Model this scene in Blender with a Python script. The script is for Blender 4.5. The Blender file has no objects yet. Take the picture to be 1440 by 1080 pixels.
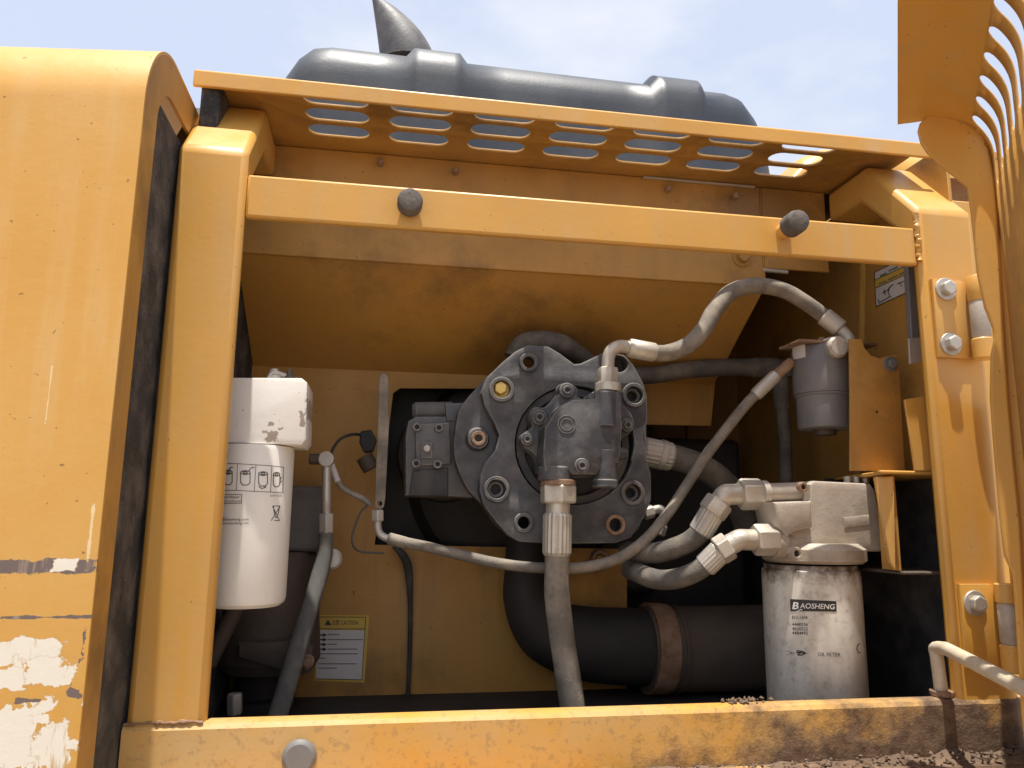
import bpy, bmesh, math, random
from math import sin, cos, radians, pi, sqrt, atan2
from mathutils import Vector, Matrix, noise as mnoise
random.seed(7)
SC = bpy.context.scene
COL = SC.collection
# ------------------------------------------------------------------ camera, sky, sun, exposure
S = 0.8                                     # drawing units -> metres (about the point z = 1.5)
F = 1080.0                                  # focal length in photo pixels (1440 wide)
CAM = Vector((0, -1.08, 1.5))               # in drawing units
def W(p): return Vector((p[0]*S, p[1]*S, (p[2]-1.5)*S+1.5))
_p, _y, _r = radians(10.1), radians(9.6), radians(0.6)
fw = Vector((sin(_y)*cos(_p), cos(_y)*cos(_p), sin(_p)))
r0 = Vector((cos(_y), -sin(_y), 0)); u0 = r0.cross(fw)
rt = r0*cos(_r)+u0*sin(_r); up = u0*cos(_r)-r0*sin(_r)
cd = bpy.data.cameras.new('camera'); cam = bpy.data.objects.new('camera', cd); COL.objects.link(cam)
cd.sensor_width = 36; cd.lens = 36*F/1440; cd.clip_start = 0.02; cd.clip_end = 3000
M = Matrix((rt, up, -fw)).transposed().to_4x4(); M.translation = W(CAM); cam.matrix_world = M
SC.camera = cam

SUN_EL, SUN_AZ = radians(81), radians(180+15)      # azimuth from +Y clockwise; 180 = from the front
sdir = Vector((sin(SUN_AZ)*cos(SUN_EL), cos(SUN_AZ)*cos(SUN_EL), sin(SUN_EL)))
wd = bpy.data.worlds.new('World'); SC.world = wd; wd.use_nodes = True
nt = wd.node_tree; N = nt.nodes; L = nt.links
bg = N['Background']; bg.inputs['Strength'].default_value = 0.15
sky = N.new('ShaderNodeTexSky'); sky.sky_type = 'NISHITA'; sky.sun_disc = False
sky.sun_elevation = SUN_EL; sky.sun_rotation = SUN_AZ; sky.air_density = 1.0; sky.dust_density = 4.0; sky.ozone_density = 1.0
tc = N.new('ShaderNodeTexCoord'); mp = N.new('ShaderNodeMapping'); mp.inputs['Scale'].default_value = (1, 1, 2.2)
mp.inputs['Location'].default_value = (0.35, 0.1, 0.0)
nz = N.new('ShaderNodeTexNoise'); nz.inputs['Scale'].default_value = 2.6; nz.inputs['Detail'].default_value = 7; nz.inputs['Roughness'].default_value = 0.55
rp = N.new('ShaderNodeValToRGB'); rp.color_ramp.elements[0].position = 0.50; rp.color_ramp.elements[1].position = 0.80
mx = N.new('ShaderNodeMix'); mx.data_type = 'RGBA'; mx.inputs['B'].default_value = (4.1, 4.15, 4.3, 1)
L.new(tc.outputs['Generated'], mp.inputs['Vector']); L.new(mp.outputs[0], nz.inputs['Vector']); L.new(nz.outputs['Fac'], rp.inputs[0])
hz = N.new('ShaderNodeMix'); hz.data_type = 'RGBA'; hz.inputs['Factor'].default_value = 0.66; hz.inputs['B'].default_value = (3.35, 3.6, 4.2, 1)   # thin even haze veil
L.new(sky.outputs[0], hz.inputs['A']); L.new(hz.outputs['Result'], mx.inputs['A']); L.new(rp.outputs[0], mx.inputs['Factor']); L.new(mx.outputs['Result'], bg.inputs['Color'])
sl = bpy.data.lights.new('sun', 'SUN'); sl.energy = 4.2; sl.angle = radians(0.6); sl.color = (1, 0.95, 0.87)
so = bpy.data.objects.new('sun', sl); COL.objects.link(so); so.rotation_euler = sdir.to_track_quat('Z', 'Y').to_euler(); so.location = (0, -2, 6)
SC.view_settings.view_transform = 'Standard'; SC.view_settings.look = 'None'; SC.view_settings.gamma = 1
SC.view_settings.exposure = 0.70
SC.render.engine = 'CYCLES'

# ------------------------------------------------------------------ pixel -> place
def ray(x, y): return fw + rt*((x-720)/F) - up*((y-540)/F)
def P(x, y, Y):
    d = ray(x, y); return CAM + d*((Y-CAM.y)/d.y)
def PX(x, y, X):
    d = ray(x, y); return CAM + d*((X-CAM.x)/d.x)
def PZ(x, y, Z):
    d = ray(x, y); return CAM + d*((Z-CAM.z)/d.z)
def PPL(x, y, o, n):
    d = ray(x, y); return CAM + d*((o-CAM).dot(n)/d.dot(n))
def PCYL(x, y, ax, ay, R):
    d = ray(x, y); ox, oy = CAM.x-ax, CAM.y-ay
    a = d.x**2+d.y**2; b = 2*(ox*d.x+oy*d.y); c = ox*ox+oy*oy-R*R
    q = b*b-4*a*c
    t = (-b-sqrt(max(q, 0)))/(2*a)
    return CAM + d*t
def upx(x, y, Y): return (P(x, y, Y)-CAM).dot(fw)/F      # drawing units per pixel there

# ------------------------------------------------------------------ materials
def newmat(name):
    m = bpy.data.materials.new(name); m.use_nodes = True
    n = m.node_tree.nodes; l = m.node_tree.links
    return m, n, l, n['Principled BSDF']
def noise(n, l, vec, scale, detail=5, rough=0.6, lo=0.4, hi=0.6, c0=0, c1=1):
    t = n.new('ShaderNodeTexNoise'); t.inputs['Scale'].default_value = scale; t.inputs['Detail'].default_value = detail; t.inputs['Roughness'].default_value = rough
    l.new(vec, t.inputs['Vector'])
    r = n.new('ShaderNodeMapRange'); r.inputs['From Min'].default_value = lo; r.inputs['From Max'].default_value = hi
    r.inputs['To Min'].default_value = c0; r.inputs['To Max'].default_value = c1
    l.new(t.outputs['Fac'], r.inputs['Value']); return r.outputs[0]
def mixc(n, l, fac, a, b):
    m = n.new('ShaderNodeMix'); m.data_type = 'RGBA'
    for s, v in (('Factor', fac), ('A', a), ('B', b)):
        if hasattr(v, 'links'): l.new(v, m.inputs[s])
        else: m.inputs[s].default_value = v if s == 'Factor' else (*v, 1)
    return m.outputs['Result']
def math_(n, l, op, a, b=None, clamp=False):
    m = n.new('ShaderNodeMath'); m.operation = op; m.use_clamp = clamp
    for i, v in enumerate((a, b)):
        if v is None: continue
        if hasattr(v, 'links'): l.new(v, m.inputs[i])
        else: m.inputs[i].default_value = v
    return m.outputs[0]
def surf(name, base, rough=0.5, metal=0.0, dirt=None, dirt_amt=0.5, dscale=14, var=0.12, vscale=5, bump=0.0, bscale=60, speck=None, speck_amt=0.0, spscale=90, stretch=(1, 1, 1), spec=0.5, updust=0.0, edge=None, edge_amt=0.0, streak=None, streak_amt=0.0, oil=None, oil_amt=0.0):
    m, n, l, b = newmat(name)
    g = n.new('ShaderNodeNewGeometry'); mpn = n.new('ShaderNodeMapping'); mpn.inputs['Scale'].default_value = stretch
    l.new(g.outputs['Position'], mpn.inputs['Vector']); v = mpn.outputs[0]
    c = mixc(n, l, noise(n, l, v, vscale, 4, 0.6, 0.3, 0.7), tuple(x*(1-var) for x in base), tuple(min(1, x*(1+var)) for x in base))
    rr = noise(n, l, v, 9, 5, 0.6, 0.3, 0.7, max(0.02, rough-0.08), min(1, rough+0.1))
    if dirt:
        d = math_(n, l, 'MULTIPLY', noise(n, l, v, dscale, 8, 0.65, 0.42, 0.72), dirt_amt)
        if updust:
            sx = n.new('ShaderNodeSeparateXYZ'); l.new(g.outputs['Normal'], sx.inputs[0])
            ud = math_(n, l, 'MULTIPLY', math_(n, l, 'MAXIMUM', sx.outputs['Z'], 0.0), updust)
            d = math_(n, l, 'ADD', d, ud, True)
        c = mixc(n, l, d, c, dirt)
        rr = math_(n, l, 'ADD', rr, math_(n, l, 'MULTIPLY', d, 0.35), True)
    if streak:                      # rain runs and rubbed-in dust, drawn out vertically
        ms = n.new('ShaderNodeMapping'); ms.inputs['Scale'].default_value = (1, 1, 0.07); l.new(g.outputs['Position'], ms.inputs['Vector'])
        k1 = math_(n, l, 'MULTIPLY', noise(n, l, ms.outputs[0], 38, 6, 0.65, 0.45, 0.75), noise(n, l, v, 3.5, 4, 0.6, 0.4, 0.65))
        c = mixc(n, l, math_(n, l, 'MULTIPLY', k1, streak_amt), c, streak)
    if oil:
        c = mixc(n, l, math_(n, l, 'MULTIPLY', noise(n, l, v, 4.2, 9, 0.68, 0.52, 0.66), oil_amt), c, oil)
    if edge:                        # worn or dusty edges
        bv = n.new('ShaderNodeBevel'); bv.samples = 4; bv.inputs['Radius'].default_value = 0.0035
        dp = n.new('ShaderNodeVectorMath'); dp.operation = 'DOT_PRODUCT'; l.new(bv.outputs[0], dp.inputs[0]); l.new(g.outputs['Normal'], dp.inputs[1])
        em = math_(n, l, 'MULTIPLY', math_(n, l, 'SUBTRACT', 0.985, dp.outputs['Value']), 9.0, True)
        em = math_(n, l, 'MULTIPLY', math_(n, l, 'MULTIPLY', em, noise(n, l, v, 60, 6, 0.7, 0.36, 0.6)), edge_amt)
        c = mixc(n, l, em, c, edge)
    if speck:
        c = mixc(n, l, math_(n, l, 'MULTIPLY', noise(n, l, v, spscale*1.7, 2, 0.5, 0.72, 0.76), speck_amt), c, speck)
    l.new(c, b.inputs['Base Color']); l.new(rr, b.inputs['Roughness']); b.inputs['Metallic'].default_value = metal
    b.inputs['Specular IOR Level'].default_value = spec
    if bump:
        bn = n.new('ShaderNodeBump'); bn.inputs['Strength'].default_value = bump; bn.inputs['Distance'].default_value = 0.004
        l.new(noise(n, l, v, bscale, 6, 0.6, 0.2, 0.8), bn.inputs['Height']); l.new(bn.outputs[0], b.inputs['Normal'])
    return m
YEL = (0.60, 0.312, 0.058); DUST = (0.42, 0.32, 0.21); MUD = (0.105, 0.062, 0.036)
MT = {}
MT['yellow'] = surf('yellow_paint', YEL, 0.38, 0, (0.52, 0.32, 0.11), 0.4, 9, 0.12, 3, 0.04, 120, (0.10, 0.05, 0.02), 0.75, 130, edge=(0.30, 0.19, 0.10), edge_amt=0.55, streak=(0.50, 0.36, 0.20), streak_amt=0.6)
MT['yellow_in'] = surf('yellow_paint_dusty_shaded', (0.50, 0.255, 0.05), 0.5, 0, (0.31, 0.175, 0.06), 0.75, 6, 0.14, 3, 0.06, 90, (0.06, 0.035, 0.02), 0.8, 110, streak=(0.24, 0.15, 0.07), streak_amt=0.6, oil=(0.10, 0.055, 0.025), oil_amt=0.55)  # dust and oil on paint that is also darkened for the bay's shade
MT['yellow_worn'] = surf('yellow_paint_scuffed', YEL, 0.36, 0, (0.62, 0.45, 0.22), 0.55, 4, 0.10, 2, 0.05, 80, (0.16, 0.08, 0.03), 0.8, 90)
MT['black_plastic'] = surf('black_moulded_plastic', (0.026, 0.032, 0.042), 0.42, 0, (0.085, 0.095, 0.11), 0.45, 5, 0.15, 4, 0.05, 200, spec=0.6)
MT['iron'] = surf('dark_cast_iron', (0.046, 0.046, 0.053), 0.5, 0.0, (0.20, 0.19, 0.175), 0.65, 22, 0.2, 12, 0.10, 240, (0.22, 0.19, 0.15), 0.6, 260, updust=0.35, edge=(0.40, 0.36, 0.31), edge_amt=0.75, oil=(0.018, 0.016, 0.016), oil_amt=0.6)
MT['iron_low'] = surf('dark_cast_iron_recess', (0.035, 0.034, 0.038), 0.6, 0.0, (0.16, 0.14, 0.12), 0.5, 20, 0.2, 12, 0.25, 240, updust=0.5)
MT['iron_light'] = surf('dusty_grey_iron', (0.085, 0.085, 0.090), 0.45, 0.0, (0.24, 0.22, 0.20), 0.5, 22, 0.2, 12, 0.10, 240, updust=0.4, edge=(0.45, 0.41, 0.36), edge_amt=0.8)
MT['steel'] = surf('dusty_zinc_steel', (0.50, 0.47, 0.42), 0.42, 0.45, (0.52, 0.45, 0.36), 0.7, 30, 0.12, 20, 0.12, 300, (0.2, 0.15, 0.1), 0.5, 200)
MT['steel_bright'] = surf('pale_zinc_fitting', (0.60, 0.56, 0.48), 0.36, 0.5, (0.40, 0.33, 0.25), 0.85, 30, 0.1, 20, 0.1, 300, (0.3, 0.22, 0.14), 0.5, 240)
MT['hose'] = surf('shaded_dusty_hose', (0.10, 0.088, 0.075), 0.75, 0, (0.26, 0.22, 0.17), 0.75, 30, 0.2, 12, 0.25, 420, (0.05, 0.045, 0.04), 0.6, 150)  # dusty rubber, base darkened to put the shade on the hoses into the colour
MT['hose_pale'] = surf('pale_dusty_hose', (0.17, 0.148, 0.12), 0.75, 0, (0.40, 0.335, 0.255), 0.9, 26, 0.2, 12, 0.2, 420, (0.10, 0.09, 0.07), 0.6, 160)
MT['hose_braid'] = surf('woven_grey_hose', (0.14, 0.135, 0.125), 0.7, 0, (0.30, 0.27, 0.22), 0.7, 30, 0.2, 12, 0.6, 700, (0.04, 0.04, 0.04), 0.6, 300)
MT['rubber'] = surf('black_rubber', (0.030, 0.030, 0.032), 0.7, 0, (0.16, 0.14, 0.12), 0.6, 18, 0.2, 9, 0.3, 200, (0.22, 0.20, 0.17), 0.5, 140)
MT['foam'] = surf('weathered_black_foam', (0.030, 0.030, 0.032), 0.8, 0, (0.20, 0.17, 0.14), 0.9, 20, 0.25, 9, 1.0, 160, (0.28, 0.23, 0.18), 0.8, 70)
MT['rubber_worn'] = surf('worn_grey_rubber', (0.085, 0.078, 0.072), 0.75, 0, (0.22, 0.18, 0.15), 0.7, 40, 0.2, 9, 0.3, 200)
MT['cream_rod'] = surf('cream_painted_rod', (0.58, 0.50, 0.37), 0.5, 0, (0.36, 0.24, 0.14), 0.6, 30, 0.1, 12, 0.15, 200)
MT['dark'] = surf('black_metal_and_shade', (0.022, 0.020, 0.019), 0.65, 0, (0.07, 0.055, 0.042), 0.6, 8, 0.2, 6, 0.1, 100)  # black metal, also used to paint shade in the cutout and channel
MT['dark_brown'] = surf('grimy_brown_metal', (0.075, 0.055, 0.042), 0.6, 0, (0.14, 0.10, 0.07), 0.6, 14, 0.2, 6, 0.2, 120)
MT['brown_panel'] = surf('shaded_brown_panel', (0.33, 0.18, 0.05), 0.5, 0, (0.10, 0.06, 0.03), 0.7, 6, 0.15, 3, 0.05, 90)  # yellow paint browned, deep shade is put into the colour
MT['white_can'] = surf('white_canister_paint', (0.82, 0.79, 0.73), 0.33, 0, (0.60, 0.53, 0.44), 0.45, 12, 0.04, 6, 0.02, 200)
MT['white_cast'] = surf('white_painted_casting', (0.74, 0.70, 0.63), 0.42, 0, (0.33, 0.26, 0.20), 0.55, 24, 0.05, 6, 0.10, 200, (0.10, 0.07, 0.05), 0.7, 60)
MT['alu'] = surf('dusty_cast_aluminium', (0.42, 0.365, 0.30), 0.55, 0.1, (0.25, 0.18, 0.125), 0.75, 16, 0.12, 12, 0.10, 220, (0.16, 0.11, 0.07), 0.6, 90, edge=(0.62, 0.57, 0.50), edge_amt=0.6, oil=(0.15, 0.10, 0.065), oil_amt=0.7)
MT['grey'] = surf('grey_painted_canister', (0.155, 0.152, 0.155), 0.45, 0, (0.26, 0.22, 0.18), 0.4, 16, 0.08, 8, 0.04, 200)
MT['grey_pump'] = surf('grey_housing', (0.15, 0.135, 0.125), 0.6, 0, (0.08, 0.06, 0.05), 0.6, 10, 0.15, 8, 0.1, 140)
MT['brass'] = surf('yellow_zinc_bolt', (0.62, 0.44, 0.14), 0.4, 0.6, (0.35, 0.22, 0.08), 0.4, 40)
MT['rust'] = surf('rusty_steel', (0.24, 0.13, 0.07), 0.7, 0.1, (0.38, 0.30, 0.22), 0.6, 40, 0.25, 20, 0.3, 200)
MT['ink'] = surf('black_ink', (0.03, 0.03, 0.03), 0.5, var=0.0)
MT['ink_grey'] = surf('grey_ink', (0.16, 0.15, 0.14), 0.6, var=0.0)
MT['paper'] = surf('sticker_white', (0.62, 0.58, 0.55), 0.5, 0, (0.45, 0.38, 0.30), 0.4, 20, 0.04)
MT['sticker_yellow'] = surf('sticker_yellow', (0.62, 0.40, 0.04), 0.45, 0, (0.45, 0.33, 0.15), 0.4, 20, 0.05)
MT['white_ink'] = surf('white_print', (0.78, 0.77, 0.74), 0.5, var=0.0)
MT['chip'] = surf('pale_paint_remnant', (0.74, 0.70, 0.60), 0.6, 0, (0.55, 0.40, 0.18), 0.7, 30, 0.06, 12, 0.2, 160, (0.25, 0.18, 0.1), 0.7, 70)
MT['scrape'] = surf('bare_scraped_metal', (0.15, 0.115, 0.10), 0.6, 0, (0.35, 0.26, 0.18), 0.6, 50, 0.2, 20, 0.2, 200)
MT['earth'] = surf('dry_earth', (0.15, 0.10, 0.064), 0.95, 0, (0.085, 0.055, 0.036), 0.6, 30, 0.2, 14, 0.6, 120)
MT['ground'] = surf('bare_dirt', (0.32, 0.25, 0.18), 0.95, 0, (0.23, 0.18, 0.13), 0.6, 1.2, 0.15, 0.4, 0.6, 20)

def sill_material():                       # yellow paint caked with mud towards the door side
    m, n, l, b = newmat('muddy_yellow_paint')
    g = n.new('ShaderNodeNewGeometry'); v = g.outputs['Position']
    s = n.new('ShaderNodeSeparateXYZ'); l.new(v, s.inputs[0])
    base = mixc(n, l, noise(n, l, v, 6, 5, 0.6, 0.35, 0.7), YEL, (0.52, 0.36, 0.17))
    base = mixc(n, l, math_(n, l, 'MULTIPLY', noise(n, l, v, 120, 3, 0.6, 0.55, 0.66), 0.45), base, (0.30, 0.19, 0.09))
    fx = n.new('ShaderNodeMapRange'); fx.inputs['From Min'].default_value = 0.16*S; fx.inputs['From Max'].default_value = 0.92*S
    l.new(s.outputs['X'], fx.inputs['Value'])
    fz = n.new('ShaderNodeMapRange'); fz.inputs['From Min'].default_value = 1.235; fz.inputs['From Max'].default_value = 1.296; fz.inputs['To Min'].default_value = 0.62; fz.inputs['To Max'].default_value = -0.05
    l.new(s.outputs['Z'], fz.inputs['Value'])
    k = math_(n, l, 'ADD', math_(n, l, 'MULTIPLY', fx.outputs[0], 0.62), math_(n, l, 'MULTIPLY', fz.outputs[0], fx.outputs[0]))
    k = math_(n, l, 'ADD', k, noise(n, l, v, 16, 8, 0.65, 0.3, 0.7, -0.42, 0.42))
    k = math_(n, l, 'MULTIPLY', math_(n, l, 'SUBTRACT', k, 0.26), 2.2, True)
    mud = mixc(n, l, noise(n, l, v, 45, 6, 0.7, 0.4, 0.7), MUD, (0.24, 0.155, 0.095))
    l.new(mixc(n, l, k, base, mud), b.inputs['Base Color'])
    l.new(math_(n, l, 'ADD', 0.4, math_(n, l, 'MULTIPLY', k, 0.5)), b.inputs['Roughness'])
    bn = n.new('ShaderNodeBump'); bn.inputs['Distance'].default_value = 0.004; bn.inputs['Strength'].default_value = 0.4
    l.new(math_(n, l, 'MULTIPLY', noise(n, l, v, 90, 6, 0.7, 0.2, 0.8), math_(n, l, 'ADD', k, 0.1)), bn.inputs['Height']); l.new(bn.outputs[0], b.inputs['Normal'])
    return m
MT['sill'] = sill_material()
def can_material():                        # white oil filter paint, oily grime crusted under the head
    m, n, l, b = newmat('grimy_white_canister')
    g = n.new('ShaderNodeNewGeometry'); v = g.outputs['Position']
    mpn = n.new('ShaderNodeMapping'); mpn.inputs['Scale'].default_value = (1, 1, 0.16); l.new(v, mpn.inputs['Vector'])
    s = n.new('ShaderNodeSeparateXYZ'); l.new(v, s.inputs[0])
    base = mixc(n, l, noise(n, l, mpn.outputs[0], 34, 6, 0.6, 0.35, 0.7), (0.78, 0.75, 0.68), (0.56, 0.50, 0.41))
    base = mixc(n, l, noise(n, l, v, 50, 6, 0.7, 0.5, 0.75, 0, 0.5), base, (0.45, 0.38, 0.30))
    fz = n.new('ShaderNodeMapRange'); fz.inputs['From Min'].default_value = (1.395-1.5)*S+1.5; fz.inputs['From Max'].default_value = (1.432-1.5)*S+1.5
    l.new(s.outputs['Z'], fz.inputs['Value'])
    k = math_(n, l, 'ADD', fz.outputs[0], noise(n, l, v, 70, 7, 0.7, 0.3, 0.7, -0.5, 0.4), True)
    l.new(mixc(n, l, k, base, (0.09, 0.065, 0.045)), b.inputs['Base Color']); b.inputs['Roughness'].default_value = 0.45
    return m
MT['can'] = can_material()
def spotted(name, base, rough, plane_y, spots, dirt=(0.55, 0.40, 0.2), dirt_amt=0.5, sharp=14.0, streaky=False):
    """paint with shaped patches (peeled, scraped or smeared): spots = (px, py, w, h, colour, ragged scale, ragged amount)"""
    m = surf(name, base, rough, 0, dirt, dirt_amt, 4, 0.08, 2, 0.05, 90, (0.16, 0.08, 0.03), 0.7, 90, streak=(0.66, 0.47, 0.24) if streaky else None, streak_amt=0.5)
    n, l = m.node_tree.nodes, m.node_tree.links; b = n['Principled BSDF']
    g = n.new('ShaderNodeNewGeometry'); v = g.outputs['Position']; sx = n.new('ShaderNodeSeparateXYZ'); l.new(v, sx.inputs[0])
    col = b.inputs['Base Color'].links[0].from_socket
    for px, py, w, h, c, sc, amp in spots:
        q = P(px, py, plane_y); k = upx(px, py, plane_y)*S; q = W(q)
        dx = math_(n, l, 'ABSOLUTE', math_(n, l, 'DIVIDE', math_(n, l, 'SUBTRACT', sx.outputs['X'], q.x), w/2*k))
        dz = math_(n, l, 'ABSOLUTE', math_(n, l, 'DIVIDE', math_(n, l, 'SUBTRACT', sx.outputs['Z'], q.z), h/2*k))
        d = math_(n, l, 'ADD', math_(n, l, 'MAXIMUM', dx, dz), noise(n, l, v, sc, 7, 0.62, 0.25, 0.75, -amp, amp))
        f = math_(n, l, 'MULTIPLY', math_(n, l, 'SUBTRACT', 1.0, d), sharp, True)
        if streaky:                  # a rim of primer round each loss, and scratches through it
            f0 = math_(n, l, 'MULTIPLY', math_(n, l, 'SUBTRACT', 1.08, d), sharp, True)
            col = mixc(n, l, math_(n, l, 'MULTIPLY', f0, 0.5), col, (0.42, 0.25, 0.09))
            md = n.new('ShaderNodeMapping'); md.inputs['Rotation'].default_value = (0, 0.6, 0); md.inputs['Scale'].default_value = (1, 1, 0.12); l.new(v, md.inputs['Vector'])
            c = mixc(n, l, noise(n, l, md.outputs[0], 70, 6, 0.7, 0.56, 0.64), c, (0.50, 0.31, 0.10) if c[0] > 0.4 else (0.30, 0.22, 0.17))
        col = mixc(n, l, f, col, c)
    l.new(col, b.inputs['Base Color']); return m
CH = (0.74, 0.69, 0.58); SCR = (0.15, 0.11, 0.095)
MT['cowl'] = spotted('scuffed_cowl_paint', YEL, 0.36, -0.16, [
    (40, 917, 112, 34, CH, 40, 0.8), (60, 942, 70, 40, CH, 45, 1.0), (8, 955, 46, 30, CH, 45, 0.8), (14, 1050, 70, 90, CH, 34, 1.1), (74, 1052, 44, 80, CH, 40, 1.1), (56, 1012, 22, 12, CH, 80, 1.2),
    (40, 796, 190, 19, SCR, 45, 0.55), (90, 795, 34, 18, CH, 60, 0.5), (60, 868, 130, 4, SCR, 60, 1.2),
    (128, 745, 4, 85, (0.72, 0.55, 0.30), 40, 1.3), (68, 560, 2, 70, (0.72, 0.52, 0.26), 40, 1.3), (104, 975, 16, 10, SCR, 90, 1.2), (118, 900, 6, 60, SCR, 90, 1.5), (45, 985, 30, 5, SCR, 90, 1.2)], (0.56, 0.36, 0.13), 0.4, 14.0, True)
GR = (0.34, 0.27, 0.22)
MT['white_cast'] = spotted('smudged_white_casting', (0.82, 0.79, 0.73), 0.42, 0.085, [
    (381, 612, 20, 16, GR, 120, 1.0), (382, 596, 10, 7, GR, 150, 1.0), (433, 572, 8, 30, GR, 130, 1.2), (425, 592, 8, 22, GR, 130, 1.2)], (0.5, 0.42, 0.34), 0.4, 3.0)

# ------------------------------------------------------------------ objects
ROOTS = []
def finish(o, parent, smooth, bevel, ang=32):
    me = o.data
    if smooth: me.shade_smooth(); me.set_sharp_from_angle(angle=radians(ang))
    if bevel:
        b = o.modifiers.new('bevel', 'BEVEL'); b.width = bevel*S; b.segments = 2; b.limit_method = 'ANGLE'; b.angle_limit = radians(40)
        b.use_clamp_overlap = True
    if parent: o.parent = parent
    return o
def mk(name, vs, fs, mat, parent=None, bevel=0.0, smooth=True, ang=32, fix=True):
    vs = [W(v) for v in vs]
    lo = Vector(map(min, zip(*vs))); hi = Vector(map(max, zip(*vs))); c = Vector(((lo.x+hi.x)/2, (lo.y+hi.y)/2, lo.z))
    me = bpy.data.meshes.new(name); me.from_pydata([v-c for v in vs], [], fs)
    if fix:
        bm = bmesh.new(); bm.from_mesh(me); bmesh.ops.recalc_face_normals(bm, faces=bm.faces); bm.to_mesh(me); bm.free()
    me.materials.append(MT[mat]); o = bpy.data.objects.new(name, me); COL.objects.link(o)
    o['wl'] = list(c)
    return finish(o, parent, smooth, bevel, ang)
def tag(o, label, cat, group=None, kind=None):
    o['label'] = label
    if cat: o['category'] = cat
    if group: o['group'] = group
    if kind: o['kind'] = kind
    return o
def thing(name, label, cat, group=None):
    o = bpy.data.objects.new(name, None); o.empty_display_size = 0.05; COL.objects.link(o); ROOTS.append(o)
    return tag(o, label, cat, group)
def struct(o): o['kind'] = 'structure'; return o

def boxvf(lo, hi):
    x0, y0, z0 = lo; x1, y1, z1 = hi
    v = [(x0,y0,z0),(x1,y0,z0),(x1,y1,z0),(x0,y1,z0),(x0,y0,z1),(x1,y0,z1),(x1,y1,z1),(x0,y1,z1)]
    return v, [(0,3,2,1),(4,5,6,7),(0,1,5,4),(1,2,6,5),(2,3,7,6),(3,0,4,7)]
def box(name, lo, hi, mat, parent=None, bevel=0.003):
    v, f = boxvf(lo, hi); return mk(name, v, f, mat, parent, bevel)
def prism(name, pts, vec, mat, parent=None, bevel=0.0, smooth=True, ang=32):
    """flat outline of 3D points pushed along vec"""
    n = len(pts); vec = Vector(vec); v = [Vector(p) for p in pts]+[Vector(p)+vec for p in pts]
    f = [tuple(range(n))[::-1], tuple(range(n, 2*n))]+[(i, (i+1) % n, n+(i+1) % n, n+i) for i in range(n)]
    return mk(name, v, f, mat, parent, bevel, smooth, ang)
def pxprism(name, pix, Y, dep, mat, parent=None, bevel=0.0):
    return prism(name, [P(x, y, Y) for x, y in pix], (0, dep, 0), mat, parent, bevel)
def bez(pts, n=8, closed=False):
    """Catmull-Rom through pts (any dimension)"""
    pts = [Vector(p) for p in pts]; out = []; m = len(pts)
    rng = range(m) if closed else range(m-1)
    for i in rng:
        a = pts[(i-1) % m] if (closed or i > 0) else pts[0]*2-pts[1]
        b = pts[i]; c = pts[(i+1) % m]
        d = pts[(i+2) % m] if (closed or i+2 < m) else pts[-1]*2-pts[-2]
        for k in range(n):
            t = k/n
            out.append(0.5*((2*b)+(c-a)*t+(2*a-5*b+4*c-d)*t*t+(3*b-a-3*c+d)*t**3))
    if not closed: out.append(pts[-1])
    return out
def tubevf(pts, rad, seg=14, cap=True, ribs=0, ribamp=0):
    pts = [Vector(p) for p in pts]; n = len(pts)
    if not isinstance(rad, (list, tuple)): rad = [rad]*n
    T = [(pts[min(i+1, n-1)]-pts[max(i-1, 0)]).normalized() for i in range(n)]
    a = Vector((0, 0, 1)) if abs(T[0].z) < 0.9 else Vector((0, 1, 0))
    u = T[0].cross(a).normalized(); v = []
    for i in range(n):
        u = (u-T[i]*u.dot(T[i])).normalized(); w = T[i].cross(u)
        for k in range(seg):
            th = 2*pi*k/seg; r = rad[i]*(1+ribamp*(1 if (ribs and k % 2) else 0))
            v.append(pts[i]+u*cos(th)*r+w*sin(th)*r)
    f = [(i*seg+k, i*seg+(k+1) % seg, (i+1)*seg+(k+1) % seg, (i+1)*seg+k) for i in range(n-1) for k in range(seg)]
    if cap: f += [tuple(range(seg))[::-1], tuple(range((n-1)*seg, n*seg))]
    return v, f
def tube(name, pts, rad, mat, parent=None, seg=14, bevel=0, ribs=0, ribamp=0, smooth=True, ang=40):
    v, f = tubevf(pts, rad, seg, True, ribs, ribamp); return mk(name, v, f, mat, parent, bevel, smooth, ang)
def hosepx(name, pix, rpx, mat, parent=None, n=8, seg=14, wob=0.0):
    """pix: (px, py, depth) control points; rpx radius in pixels at each spot (or one number)"""
    c = bez([P(*q) for q in pix], n)
    m = len(c); rr = []
    for i, p in enumerate(c):
        k = i/n; j = min(int(k), len(pix)-1); t = k-j
        rp_ = rpx if not isinstance(rpx, (list, tuple)) else rpx[j]*(1-t)+rpx[min(j+1, len(pix)-1)]*t
        rr.append(rp_*(p-CAM).dot(fw)/F*(1+wob*random.uniform(-1, 1)))
    return tube(name, c, rr, mat, parent, seg)
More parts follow.
